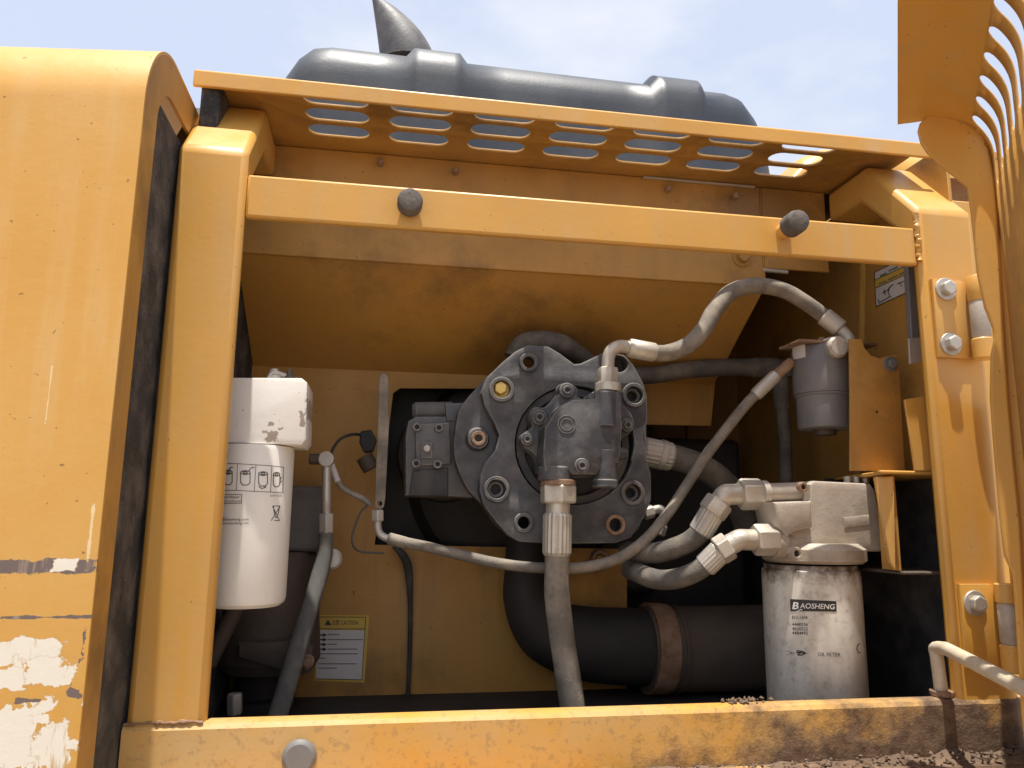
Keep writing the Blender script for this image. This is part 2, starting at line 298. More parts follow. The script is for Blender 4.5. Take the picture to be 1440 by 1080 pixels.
def lathe(name, a, b, prof, mat, parent=None, seg=24, bevel=0, ribs=0, ribamp=0, smooth=True, ang=32):
    """prof: (t along a->b, radius)"""
    a = Vector(a); b = Vector(b); d = b-a
    ax = d.normalized(); q = Vector((0, 0, 1)) if abs(ax.z) < 0.9 else Vector((0, 1, 0))
    u = ax.cross(q).normalized(); w = ax.cross(u); v = []; n = len(prof)
    for t, r in prof:
        for k in range(seg):
            th = 2*pi*(k+0.5)/seg; rr = r*(1+ribamp*(1 if (ribs and k % 2) else 0))
            v.append(a+d*t+u*cos(th)*rr+w*sin(th)*rr)
    f = [(i*seg+k, i*seg+(k+1) % seg, (i+1)*seg+(k+1) % seg, (i+1)*seg+k) for i in range(n-1) for k in range(seg)]
    f += [tuple(range(seg))[::-1], tuple(range((n-1)*seg, n*seg))]
    return mk(name, v, f, mat, parent, bevel, smooth, ang)
def cyl(name, a, b, r, mat, parent=None, seg=24, bevel=0.0015):
    return lathe(name, a, b, [(0, r), (1, r)], mat, parent, seg, bevel)
def hexnut(name, a, b, r, mat, parent=None, bevel=0.0015):
    return lathe(name, a, b, [(0, r*0.93), (0.12, r), (0.88, r), (1, r*0.93)], mat, parent, 6, bevel, ang=20)
def ring(name, a, b, r0_, r1_, mat, parent=None, seg=28, bevel=0.001):
    return lathe(name, a, b, [(0, r0_), (0, r1_), (1, r1_), (1, r0_), (0, r0_)], mat, parent, seg, 0)
def washer_ring(name, a, b, ri, ro_, mat, parent=None, seg=28):
    a = Vector(a); b = Vector(b); d = b-a; ax = d.normalized(); q = Vector((0, 0, 1)) if abs(ax.z) < 0.9 else Vector((0, 1, 0))
    u = ax.cross(q).normalized(); w = ax.cross(u); v = []
    ch = min(0.18*(ro_-ri), 0.002)
    prof = [(0, ri), (0, ro_), (0.75, ro_), (1, ro_-ch), (1, ri+ch), (0.75, ri)]
    for t, r in prof:
        for k in range(seg):
            th = 2*pi*k/seg; v.append(a+d*t+u*cos(th)*r+w*sin(th)*r)
    m = len(prof)
    f = [(i*seg+k, i*seg+(k+1) % seg, ((i+1) % m)*seg+(k+1) % seg, ((i+1) % m)*seg+k) for i in range(m) for k in range(seg)]
    return mk(name, v, f, mat, parent, 0, True, 30)
def hexbolt(name, pos, n, r, mat, parent, h=None, washer=True):
    """hex bolt head standing on pos along n; washer is its sub-part"""
    pos = Vector(pos); n = Vector(n).normalized(); h = h or r*0.8
    b = hexnut(name, pos+n*(0.003 if washer else -0.002), pos+n*(h+0.003), r, mat, parent)
    if washer: cyl('washer', pos-n*0.002, pos+n*0.0035, r*1.5, mat, b, 24, 0.0008)
    return b
def sockbolt(name, pos, n, r, mat, parent, h):
    pos = Vector(pos); n = Vector(n).normalized()
    b = washer_ring(name, pos-n*0.002, pos+n*h, r*0.48, r, mat, parent, 20)
    cyl('socket', pos-n*0.001, pos+n*h*0.45, r*0.5, 'dark', b, 6, 0)
    return b
def plate(name, outer, holes, O, ux, uz, thick, mat, parent=None, bevel=0.0015):
    """flat plate with holes: 2D outlines in (u, v) filled by a 2D curve, then laid on O + u*ux + v*uz, extruded along ux x uz"""
    cu = bpy.data.curves.new('c', 'CURVE'); cu.dimensions = '2D'; cu.fill_mode = 'BOTH'
    cu.extrude = thick/2-bevel; cu.bevel_depth = bevel; cu.bevel_resolution = 1; cu.offset = -bevel
    for lp in [outer]+holes:
        sp = cu.splines.new('POLY'); sp.points.add(len(lp)-1); sp.use_cyclic_u = True
        for p, q in zip(sp.points, lp): p.co = (q[0], q[1], 0, 1)
    ob = bpy.data.objects.new('c', cu); me = bpy.data.meshes.new_from_object(ob)
    O = Vector(O); ux = Vector(ux); uz = Vector(uz); n = ux.cross(uz).normalized()
    bm = bmesh.new(); bm.from_mesh(me); bmesh.ops.remove_doubles(bm, verts=bm.verts, dist=1e-5)
    bm.verts.index_update()
    v = [O+ux*w.co.x+uz*w.co.y+n*w.co.z for w in bm.verts]; f = [tuple(q.index for q in fc.verts) for fc in bm.faces]
    bm.free(); bpy.data.objects.remove(ob); bpy.data.curves.remove(cu); bpy.data.meshes.remove(me)
    return mk(name, v, f, mat, parent, 0, True, 28)
def circ(cx, cy, r, n=24): return [(cx+r*cos(2*pi*k/n), cy+r*sin(2*pi*k/n)) for k in range(n)]
def slot(cx, cy, w, h, n=8):
    r = h/2; a = w/2-r
    return [(cx+a+r*cos(-pi/2+pi*k/n), cy+r*sin(-pi/2+pi*k/n)) for k in range(n+1)]+[(cx-a+r*cos(pi/2+pi*k/n), cy+r*sin(pi/2+pi*k/n)) for k in range(n+1)]
def pxplate(name, outer, holes, Y, thick, mat, parent=None, bevel=0.002, smooth=0):
    """outline given in photo pixels on the plane y = Y (front face), pushed back by thick"""
    def cv(l): return [(P(x, y, Y).x, P(x, y, Y).z) for x, y in l]
    o = cv(outer)
    if smooth: o = [tuple(q) for q in bez(o, smooth, True)]
    return plate(name, o, [cv(h) for h in holes], (0, Y+thick/2, 0), (1, 0, 0), (0, 0, 1), thick, mat, parent, bevel)

# flat print: strokes and lettering in photo pixels dropped on to the real surface by proj
def strokes(name, lines, wpx, proj, mat, parent, sub=1):
    v, f = [], []
    for ln in lines:
        pts = []
        for a, b in zip(ln, ln[1:]):
            k = max(1, int(max(abs(a[0]-b[0]), abs(a[1]-b[1]))/4)*sub)
            pts += [(a[0]+(b[0]-a[0])*i/k, a[1]+(b[1]-a[1])*i/k) for i in range(k)]
        pts.append(ln[-1])
        for a, b in zip(pts, pts[1:]):
            dx, dy = b[0]-a[0], b[1]-a[1]; m = sqrt(dx*dx+dy*dy) or 1; nx, ny = -dy/m*wpx/2, dx/m*wpx/2; ex, ey = dx/m*wpx/3, dy/m*wpx/3
            i = len(v)
            v += [proj(a[0]-ex+nx, a[1]-ey+ny), proj(a[0]-ex-nx, a[1]-ey-ny), proj(b[0]+ex-nx, b[1]+ey-ny), proj(b[0]+ex+nx, b[1]+ey+ny)]; f.append((i, i+1, i+2, i+3))
    return mk(name, v, f, mat, parent, 0, False, fix=False)
def patch(name, quad, proj, mat, parent, n=8):
    """filled patch between four pixel corners (TL, TR, BR, BL) following the surface"""
    v, f = [], []
    for j in range(n+1):
        for i in range(n+1):
            s, t = i/n, j/n
            x = (quad[0][0]*(1-s)+quad[1][0]*s)*(1-t)+(quad[3][0]*(1-s)+quad[2][0]*s)*t
            y = (quad[0][1]*(1-s)+quad[1][1]*s)*(1-t)+(quad[3][1]*(1-s)+quad[2][1]*s)*t
            v.append(proj(x, y))
    for j in range(n):
        for i in range(n): a = j*(n+1)+i; f.append((a, a+n+1, a+n+2, a+1))
    return mk(name, v, f, mat, parent, 0, True, fix=False)
def lettering(name, txt, x, y, hpx, proj, mat, parent, wpx=None, slope=0.0, shear=0.0, bold=0.0, ex=(1, 0)):
    """txt with its baseline start at pixel (x, y), cap height hpx, optionally fitted to width wpx"""
    cu = bpy.data.curves.new('t', 'FONT'); cu.body = txt; cu.size = 1; cu.shear = shear; cu.offset = bold; cu.resolution_u = 3
    ob = bpy.data.objects.new('t', cu); me = bpy.data.meshes.new_from_object(ob)
    vs = [(q.co.x, q.co.y) for q in me.vertices]; fs = [tuple(p.vertices) for p in me.polygons]
    bpy.data.objects.remove(ob); bpy.data.curves.remove(cu); bpy.data.meshes.remove(me)
    if not vs: return None
    x1 = max(q[0] for q in vs); k = hpx/0.70; kx = (wpx/x1) if wpx else k
    ln = sqrt(1+slope*slope)
    out = []
    for a, b in vs:
        px, py = a*kx, b*k
        out.append(proj(x+px/ln, y+px*slope/ln-py))
    return mk(name, out, fs, mat, parent, 0, False, fix=False)

# ================================================================== SETTING
struct(mk('ground', [(-60,-60,-0.375),(60,-60,-0.375),(60,60,-0.375),(-60,60,-0.375)], [(0,1,2,3)], 'ground', smooth=False))

# ---------------- bay frame: posts, beam, sill
ZT = 2.02
fr = thing('bay_frame', 'yellow steel frame of posts, cross beam and muddy sill around the open engine bay', 'frame')
def post(x0, x1, name):
    pr = [(0, 1.2), (0, ZT), (0.125, ZT+0.135), (0.25, ZT+0.135), (0.25, ZT+0.075), (0.15, ZT+0.075), (0.024, ZT-0.05), (0.024, 1.2)]
    return prism(name, [(x0, y, z) for y, z in pr], (x1-x0, 0, 0), 'yellow', fr, 0.009)
pl = post(-0.301, -0.206, 'post'); pr_ = post(0.864, 0.968, 'post')
beam = box('cross_beam', (-0.2055, 0.006, 1.923), (0.8635, 0.020, 1.988), 'yellow', fr, 0.004)
# weld bead where the beam meets the post
wb = [Vector((0.864+random.uniform(-.001, .001), 0.004+random.uniform(-.002, .002), 1.93+0.085*i/24)) for i in range(25)]
tube('weld_bead', wb, [0.0035+random.uniform(-.0012, .0018) for _ in wb], 'yellow', fr, 8)
wb = [Vector((-0.302+0.094*i/24, -0.001+random.uniform(-.001, .001), 1.2465+random.uniform(-.0008, .0008))) for i in range(25)]
tube('weld_bead', wb, [0.0022+random.uniform(-.0008, .0012) for _ in wb], 'rust', fr, 8)
# sill with a slightly rolled top edge
sp = [(-0.004, 1.165), (-0.004, 1.238), (0.0, 1.2435), (0.008, 1.2455), (0.022, 1.2455), (0.022, 1.238), (0.010, 1.238), (0.006, 1.165)]
prism('sill', [(-0.3035, y, z) for y, z in sp], (1.31, 0, 0), 'sill', fr, 0.001)
# grommet on the sill
g0 = P(421, 1064, -0.004)
gp = lathe('rubber_grommet', g0, g0+Vector((0, -0.008, 0)), [(0, 0.0215), (0.5, 0.0215), (0.8, 0.019), (1, 0.0165), (1.0, 0.010)], 'grey', fr, 28)
# door bumpers on the beam
for bx_, by_, ls_, lr_ in ((576, 290, 0.004, 0.024), (1101, 326, 0.022, 0.030)):
    b0 = P(bx_, by_, 0.006); n_ = Vector((0, -1, 0))
    st = cyl('bumper_stud', b0-n_*0.004, b0+n_*ls_, 0.0125, 'yellow', fr, 18)
    lathe('rubber_bumper', b0+n_*(ls_-0.002), b0+n_*(ls_+lr_), [(0, 0.014), (0.1, 0.0185), (0.75, 0.0185), (0.95, 0.0165), (1, 0.013)], 'rubber_worn', fr, 28)

# ---------------- vented top cover
tcv = thing('vent_cover', 'yellow sheet metal top cover with three rows of oblong vent slots', 'cover')
ZP = 2.163
sl_h = [slot(-0.094+0.1375*c, yy, 0.104, 0.040) for c in range(7) for yy in (0.085, 0.1355, 0.188)]
plate('slotted_plate', [(-0.300, 0.053), (0.93, 0.053), (0.93, 0.262), (-0.300, 0.262)], sl_h, (0, 0, ZP), (1, 0, 0), (0, 1, 0), 0.005, 'yellow_in', tcv, 0.0012)
prism('fascia', [(-0.302, y, z) for y, z in ((0.046, ZP-0.022), (0.046, ZP+0.003), (0.049, ZP+0.0055), (0.0528, ZP+0.0055), (0.0528, ZP-0.022))], (1.247, 0, 0), 'yellow', tcv, 0.0015)

# ---------------- air duct: front panel with bolts, sloping underside
dk = thing('air_duct', 'yellow boxed air duct with bolted front panel and sloping underside', 'duct')
box('front_panel', (-0.262, 0.256, 1.954), (0.722, 0.262, ZP-0.003), 'yellow_in', dk, 0.002)
prism('underside_panel', [(-0.262, 0.2625, 1.954), (-0.262, 0.2625, 1.958), (-0.262, 0.505, 1.809), (-0.262, 0.505, 1.803)], (0.984, 0, 0), 'yellow_in', dk, 0)
prism('end_panel', [(0.7222, 0.257, 1.957), (0.7222, 0.505, 1.806), (0.7222, 0.62, 1.806), (0.7222, 0.62, 2.159), (0.7222, 0.257, 2.159)], (0.004, 0, 0), 'yellow_in', dk, 0.001)
for x, y in ((535, 231), (640, 243), (938, 268), (1031, 278)):
    hexbolt('bolt', P(x, y, 0.256), (0, -1, 0), 0.0065, 'rust', dk, 0.012, False)
hexbolt('bolt', P(1043, 362, 0.256), (0, -1, 0), 0.013, 'yellow_in', dk, 0.012)
box('upper_panel', (0.7265, 0.256, 1.992), (0.863, 0.262, ZP-0.003), 'yellow_in', dk, 0.002)
cyl('stud', P(1068, 379, 0.26), P(1108, 383, 0.26), 0.004, 'steel', dk, 12)
# strap along the foot of the slotted plate
q0, q1 = P(905, 247, 0.249), P(1062, 261, 0.249)
prism('edge_strap', [q0, q1, q1+Vector((0, 0, -.004)), q0+Vector((0, 0, -.004))], (0, 0.006, 0), 'steel', dk, 0.0006)

# ---------------- bulkhead behind the pump, inner walls, floor
bh = thing('bulkhead', 'dusty yellow bulkhead behind the pump with a large dark cutout', 'bulkhead')
pxplate('panel', [(318, 478), (1012, 478), (1000, 599), (899, 597), (899, 548), (563, 546), (553, 553), (527, 766), (882, 772), (882, 1075), (250, 1075)], [], 0.506, 0.006, 'yellow_in', bh, 0.0015)
wl = thing('inner_side_wall', 'yellow inner side wall behind the hinge post', 'wall')
box('panel', (0.9535, 0.03, 1.16), (0.9595, 0.86, 2.160), 'yellow_in', wl, 0.001)
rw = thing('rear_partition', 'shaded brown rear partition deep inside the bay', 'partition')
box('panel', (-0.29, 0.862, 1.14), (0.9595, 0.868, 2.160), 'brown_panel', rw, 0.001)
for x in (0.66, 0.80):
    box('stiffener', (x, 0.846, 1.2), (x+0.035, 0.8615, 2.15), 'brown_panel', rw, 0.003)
lw = thing('foam_side_wall', 'black foam lined side wall beside the canister filter', 'wall')
box('panel', (-0.292, 0.056, 1.16), (-0.264, 0.86, 2.160), 'foam', lw, 0.004)
shd = thing('shade_sheet', 'added black sheet low on the side wall standing in for shade behind the oil filter', 'panel')
box('sheet', (0.942, 0.03, 1.167), (0.953, 0.86, P(1258, 667, 0.05).z-0.003), 'rubber', shd, 0.002)  # dark sheet added where the low corner only lies in shade
fl = thing('bay_floor', 'black oily floor plate of the engine bay', 'floor plate')
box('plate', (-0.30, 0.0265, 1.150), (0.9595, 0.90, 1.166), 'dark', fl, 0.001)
rf = thing('sky_block_roof', 'added dark roof plate over the duct that blocks the sky', 'roof plate')
box('plate', (-0.30, 0.264, 2.1655), (0.9595, 0.90, 2.172), 'dark', rf, 0.001)  # added to block the sky over the deep part of the bay
# engine block in the dark
en = thing('engine_block', 'black engine housing seen through the bulkhead cutout', 'engine')
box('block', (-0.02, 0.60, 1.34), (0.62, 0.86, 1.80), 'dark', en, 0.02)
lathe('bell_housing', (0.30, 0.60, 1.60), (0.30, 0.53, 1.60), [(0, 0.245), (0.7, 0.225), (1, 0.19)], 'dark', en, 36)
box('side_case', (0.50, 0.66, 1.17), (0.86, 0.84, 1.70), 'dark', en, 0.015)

# ---------------- black moulded hood with two raised bands
hd = thing('engine_hood', 'black moulded plastic engine hood with two raised bands above the vent cover', 'hood')
def hood():
    st = []
    def h_at(t):                                   # crown height over t = 0..1
        e = 0.125
        a = 1 - max(0, (e-t)/e)**2.2*0.62 - max(0, (t-(1-e*1.05))/(e*1.05))**2.4*0.72
        return a
    xs = [0, .006, .015, .03, .05, .075, .1, .13, .16, .2, .262, .276, .290, .345, .358, .372, .44, .50, .52, .58, .60, .66, .715, .729, .741, .80, .811, .824, .87, .90, .93, .955, .972, .985, .994, 1]
    v, f = [], []; m = 22
    for t in xs:
        x = -0.292+1.19*t
        bump = 0.0
        if .262 < t < .372: bump = 0.015*min(1, (t-.262)/.014 if t < .3 else (.372-t)/.014)
        if .715 < t < .824: bump = 0.017*min(1, (t-.715)/.014 if t < .75 else (.824-t)/.013)
        
        top = 2.19+(0.322-0.012*t)*h_at(t)+bump
        fr_y = 0.40-bump*0.7+(1-h_at(t))*0.16
        for k in range(m):
            a = k/(m-1)
            if a < 0.45: y, z = fr_y, 2.19+(top-0.10-2.19)*a/0.45
            elif a < 0.8:
                th = (a-0.45)/0.35*pi/2
                y, z = fr_y+0.13*(1-cos(th)), top-0.10+0.10*sin(th)
            else: y, z = fr_y+0.13+0.45*(a-0.8)/0.2, top
            v.append((x, y, max(z, 2.19)))
    n = len(xs)
    f = [(i*m+k, (i+1)*m+k, (i+1)*m+k+1, i*m+k+1) for i in range(n-1) for k in range(m-1)]
    f += [tuple(range(m))[::-1], tuple(range((n-1)*m, n*m))]
    return mk('shell', v, f, 'black_plastic', hd, 0, True, 50)
hood()
box('hood_base', (-0.28, 0.45, 2.1725), (0.88, 0.97, 2.194), 'black_plastic', hd, 0.003)
# ---------------- exhaust outlet
ex = thing('exhaust_outlet', 'dark curved exhaust outlet rising behind the black hood', 'exhaust')
def horn():
    v, f = [], []; n, m = 12, 24
    base = P(569, 92, 0.68); k = upx(569, 92, 0.68)
    for i in range(n+1):
        t = i/n
        py = 92-100*t
        xl = 535.5-13.5*t**1.1; w = 74*(1-t**2.0)+4
        if t < 0.12: w = 74+4
        c = P(xl+w/2, py, 0.68); r = w/2*k
        for q in range(m):
            th = 2*pi*q/m; v.append((c.x+r*cos(th), c.y+(r*sin(th))*(1 if sin(th) > 0 else 0.9), c.z))
    f = [(i*m+q, i*m+(q+1) % m, (i+1)*m+(q+1) % m, (i+1)*m+q) for i in range(n) for q in range(m)]
    f += [tuple(range(m))[::-1], tuple(range(n*m, (n+1)*m))]
    mk('pipe', v, f, 'iron', ex, 0, True, 60)
    cyl('collar', (base.x, 0.68, 2.40), base+Vector((0, 0, -0.02)), 39*k, 'iron', ex, 28)
horn()
# ---------------- yellow rounded cover at the right end
yc = thing('rounded_cover', 'yellow rounded counter cover beyond the end of the black hood', 'cover')
def ycov():
    v, f = [], []; n, m = 16, 12
    for i in range(n+1):
        t = i/n; x = 0.93+1.02*t
        hgt = 0.07*sin(min(1, t/0.17)*pi/2)**0.6 if t > 0 else 0.0
        for k in range(m):
            a = k/(m-1)*pi/2
            v.append((x, 0.52+0.05*(1-cos(a)), 2.30+hgt*1.0*sin(a)+0.06*min(1, t*12)))
        v.append((x, 1.0, 2.30+hgt+0.06*min(1, t*12)))
    m += 1
    f = [(i*m+k, (i+1)*m+k, (i+1)*m+k+1, i*m+k+1) for i in range(n) for k in range(m-1)]
    mk('shell', v, f, 'yellow', yc, 0, True, 50)
    box('skirt', (0.972, 0.5205, 1.14), (1.95, 1.0, 2.302), 'yellow', yc, 0.004)
ycov()

# ================================================================== LEFT COWL with foam seal
cw = thing('side_cowl', 'scuffed yellow side cowl panel with rounded top and peeled white patches', 'cowl')
def cowl_profile(yf, zt, r, back, zb=1.12, n=12):
    p = [(yf, zb), (yf, zt-r)]
    p += [(yf+r*(1-cos(a)), zt-r+r*sin(a)) for a in [pi/2*k/n for k in range(1, n+1)]]
    p += [(back, zt+0.004)]
    return p
def shell(name, prof, x0, x1, th, mat, parent, tilt=0.0):
    """sheet of thickness th following prof (y, z), from x0 to x1"""
    n = len(prof); inn = []
    for i, (y, z) in enumerate(prof):
        a = prof[max(i-1, 0)]; b = prof[min(i+1, n-1)]; d = Vector((b[0]-a[0], b[1]-a[1])).normalized()
        inn.append((y+d.y*th, z-d.x*th))
    v = [(x, y, z-(tilt*(x1-x) if z > 1.5 else 0)) for x in (x0, x1) for (y, z) in prof+inn]; m = 2*n
    f = []
    for i in range(n-1):
        f += [(i, i+1, m+i+1, m+i), (n+i+1, n+i, m+n+i, m+n+i+1), (i, n+i, n+i+1, i+1), (m+i, m+i+1, m+n+i+1, m+n+i)]
    f += [(0, m, m+n, n), (n-1, 2*n-1, m+2*n-1, m+n-1)]
    return mk(name, v, f, mat, parent, 0, True, 35), inn
XE = -0.300
pf = cowl_profile(-0.16, 2.115, 0.115, 0.62)
skin, inn = shell('skin', pf, -1.35, XE, 0.004, 'cowl', cw, 0.085)
def end_strip(name, prof, d0, d1, x0, x1, mat, parent):
    a, b = [], []
    n = len(prof)
    for i, (y, z) in enumerate(prof):
        p = prof[max(i-1, 0)]; q = prof[min(i+1, n-1)]; d = Vector((q[0]-p[0], q[1]-p[1])).normalized()
        a.append((y+d.y*d0, z-d.x*d0)); b.append((y+d.y*d1, z-d.x*d1))
    v = [(x, y, z) for x in (x0, x1) for (y, z) in a+b]; m = 2*n; f = []
    for i in range(n-1):
        f += [(i, i+1, m+i+1, m+i), (n+i+1, n+i, m+n+i, m+n+i+1), (i, n+i, n+i+1, i+1), (m+i, m+i+1, m+n+i+1, m+n+i)]
    f += [(0, m, m+n, n), (n-1, 2*n-1, m+2*n-1, m+n-1)]
    return mk(name, v, f, mat, parent, 0, True, 35)
end_strip('edge_return', pf[:-1]+[(0.2, 2.1185)], 0.004, 0.055, XE-0.005, XE-0.0004, 'yellow_in', cw)
fs_ = thing('foam_seal', 'weathered black foam seal strip between side cowl and frame post', 'seal')
box('strip', (-0.345, -0.107, 1.12), (-0.3055, 0.10, 2.045), 'foam', fs_, 0.012)
prism('upper_strip', [(-0.3045, -0.02, 1.96), (-0.3045, 0.06, 2.06), (-0.3045, 0.145, 2.158), (-0.3045, 0.20, 2.158), (-0.3045, 0.20, 1.96)], (-0.02, 0, 0), 'rubber', fs_, 0.002)
# ================================================================== HINGE SIDE: door, hinges, stay rod
AL = radians(54); es = Vector((-cos(AL), -sin(AL), 0)); enn = Vector((-sin(AL), cos(AL), 0)); HB = Vector((0.985, -0.03, 0))
def D(s, n, z): return HB+es*s+enn*n+Vector((0, 0, z))
dr = thing('access_door', 'open yellow access door with curved louvre slots, swung out on the hinge post', 'door')
DN, DZ, DR = 0.030, 2.07, 0.085
def doorprof(n=14):
    p = [(DN, 1.14), (DN, DZ-DR)]
    p += [(DN+DR*(1-cos(a)), DZ-DR+DR*sin(a)) for a in [pi/2*k/n for k in range(1, n+1)]]
    return p+[(0.128, DZ+0.001), (0.140, DZ+0.002)]
def door():
    pf = doorprof(); n = len(pf)
    # arc-length coordinate so that slots can be cut as a flat sheet, then bent to the profile
    cum = [0]
    for a, b in zip(pf, pf[1:]): cum.append(cum[-1]+sqrt((a[0]-b[0])**2+(a[1]-b[1])**2))
    def at(c):
        for i in range(n-1):
            if c <= cum[i+1] or i == n-2:
                t = (c-cum[i])/(cum[i+1]-cum[i]); y = pf[i][0]*(1-t)+pf[i+1][0]*t; z = pf[i][1]*(1-t)+pf[i+1][1]*t
                d = Vector((pf[i+1][0]-pf[i][0], pf[i+1][1]-pf[i][1])).normalized(); return y, z, d
    tot = cum[-1]; c0 = cum[1]                       # c0: start of the bend
    cs = c0+0.010                                    # middle of the louvre slots
    holes = [[(0.300+0.052*i+b, cs+a) for a, b in slot(0, 0, 0.105, 0.025, 7)] for i in range(9)]
    cu = bpy.data.curves.new('c', 'CURVE'); cu.dimensions = '2D'; cu.fill_mode = 'BOTH'
    outer = [(0.26, tot), (0.80, tot), (0.80, 0), (0.0, 0), (0.0, c0-0.30), (0.26, c0-0.10)]
    for lp in [outer]+holes:
        sp_ = cu.splines.new('POLY'); sp_.points.add(len(lp)-1); sp_.use_cyclic_u = True
        for p, q in zip(sp_.points, lp): p.co = (q[0], q[1], 0, 1)
    ob = bpy.data.objects.new('c', cu); me = bpy.data.meshes.new_from_object(ob)
    bm = bmesh.new(); bm.from_mesh(me); bmesh.ops.remove_doubles(bm, verts=bm.verts, dist=1e-5)
    for k in range(0, 30):
        bmesh.ops.bisect_plane(bm, geom=bm.verts[:]+bm.edges[:]+bm.faces[:], plane_co=(0, c0-0.004+0.162*k/29, 0), plane_no=(0, 1, 0))
    bm.verts.index_update()
    v = []
    for w in bm.verts:
        y, z, d = at(max(0, min(tot, w.co.y))); v.append(D(w.co.x, y, z))
    f = [tuple(q.index for q in fc.verts) for fc in bm.faces]
    bm.free(); bpy.data.objects.remove(ob); bpy.data.curves.remove(cu); bpy.data.meshes.remove(me)
    o = mk('skin', v, f, 'yellow', dr, 0, True, 40)
    sm = o.modifiers.new('thick', 'SOLIDIFY'); sm.thickness = 0.0012; sm.offset = 0
door()
# inner stile: formed strip running down the hinge side of the door
def stile():
    left = [(1290,184),(1294,200),(1303,214),(1320,231),(1342,248),(1360,263),(1364,290),(1368,325),(1374,385),(1384,432),(1396,462),(1397,478),(1393,500),(1392,560),(1398,640),(1407,740),(1412,782),(1424,808),(1428,860),(1436,990),(1446,1100)]
    fold = [(1460,1100),(1450,990),(1442,860),(1436,740),(1426,640),(1419,560),(1413,470),(1408,385),(1404,310),(1399,250),(1391,207)]
    top = [(1380,180),(1364,161),(1345,151),(1318,152),(1302,163),(1293,173)]
    oa = HB+es*0.272
    prism('stile', [PPL(x, y, oa, es) for x, y in left+fold+top], es*-0.007, 'yellow', dr, 0.003)
    ob_ = HB+es*0.2635
    rp_ = [(x-3, y) for x, y in fold]+[(1402,214),(1420,228),(1446,246),(1500,276),(1500,1100)]
    prism('inner_panel', [PPL(x, y, ob_, es) for x, y in rp_], es*-0.003, 'yellow', dr, 0.001)
stile()
# hinges on the right post
def hinge(ztop, zbot, bolts, label, pieces):
    h = thing('hinge', label, 'hinge', None)
    x0 = 0.876
    plate('leaf', [(x0, zbot), (0.930, zbot), (0.940, zbot+0.004), (0.940, ztop-0.004), (0.930, ztop), (x0, ztop)], [], (0, -0.0035, 0), (1, 0, 0), (0, 0, 1), 0.006, 'yellow', h, 0.001)
    for bz, bx in bolts: hexbolt('bolt', (bx, -0.0065, bz), (0, -1, 0), 0.0125, 'steel', h, 0.011)
    for za, zb, mt, r in pieces: lathe('knuckle', (0.944, -0.022, za), (0.944, -0.022, zb), [(0, r*0.9), (0.06, r), (0.94, r), (1, r*0.9)], mt, h, 20)
    return h
hinge(1.897, 1.766, [(1.880, 0.8985), (1.788, 0.8985)], 'upper yellow door hinge with two bolts on the right post', [(1.858, 1.900, 'yellow', 0.0150), (1.796, 1.858, 'alu', 0.0142), (1.762, 1.796, 'yellow', 0.0160)])
hinge(1.412, 1.290, [(1.384, 0.899)], 'lower yellow door hinge with one visible bolt near the sill', [(1.385, 1.414, 'yellow', 0.0175), (1.325, 1.385, 'alu', 0.0160), (1.285, 1.325, 'yellow', 0.0175)])
# stay rod
sr = thing('stay_rod', 'bent dusty steel stay rod rising from the sill towards the open door', 'rod')
a0 = Vector((P(1325, 985, 0.02).x, 0.02, 1.2462))
t0 = P(1316, 912, 0.02); t1 = P(1330, 912, -0.01)
e0 = P(1440, 968, -0.22); e1 = P(1530, 1012, -0.36)
c_ = bez([a0, a0.lerp(t0, 0.8), t0, t1], 8)+bez([t1, e0, e1], 8)[1:]
tube('rod', c_, [0.0098]*len(c_), 'cream_rod', sr, 14)
cyl('base_collar', a0+Vector((0, 0, -0.0006)), a0+Vector((0, 0, 0.008)), 0.017, 'rust', sr, 18)
# pale corner of another bracket at the lower right
# ---------------- latch strip and bracket on the inner right wall
ls = thing('latch_strip', 'grey metal latch strip upright beside the hinge post', 'latch')
q = [(1276, 372), (1288, 370), (1296, 500), (1284, 508)]
pxprism('bar', q, 0.075, 0.012, 'grey', ls, 0.002)
pxprism('foot', [(1278, 476), (1296, 474), (1297, 508), (1280, 512)], 0.070, 0.0045, 'steel', ls, 0.001)

bk = thing('filter_bracket', 'yellow upright bracket plate with a rounded notch beside the grey canister', 'bracket')
bo = [(1195, 476), (1212, 477), (1216, 489), (1225, 500), (1238, 504), (1250, 500), (1262, 499), (1265, 520), (1269, 600), (1273, 662), (1196, 662), (1196, 560)]
pxplate('plate', bo, [circ(1234, 579, 2.2, 10)], 0.13, 0.005, 'yellow_in', bk, 0.001)
pxprism('tab', [(1272,562),(1300,557),(1310,662),(1287,662)], 0.045, 0.004, 'yellow', bk, 0.001)
hexbolt('bolt', P(1252, 512, 0.13), (0, -1, 0), 0.009, 'grey', bk, 0.008)

# ---------------- channel box behind the filter head
cb = thing('channel_bracket', 'open yellow box channel carrying the aluminium filter head', 'bracket')
b0, b1 = P(1258, 667, 0.05), P(1318, 803, 0.05)
X0, X1, Z1, Z0 = b0.x, 0.9525, b0.z, b1.z
prism('top_flange', [(X0-0.028, 0.046, Z1), (X1, 0.046, Z1), (X1, 0.25, Z1), (X0+0.02, 0.25, Z1), (X0-0.01, 0.10, Z1)], (0, 0, 0.006), 'yellow', cb, 0.002)
prism('face_flange', [P(1230, 671, 0.062), P(1257.5, 669, 0.05), P(1260, 803, 0.05), P(1251, 790, 0.062)], (0, 0.006, 0), 'yellow', cb, 0.002)
box('web', (X0, 0.057, Z0), (X0+0.005, 0.10, Z1-0.001), 'yellow_in', cb, 0.001)
box('bottom_flange', (X0+0.002, 0.048, Z0-0.006), (X1, 0.25, Z0-0.001), 'dark_brown', cb, 0.002)
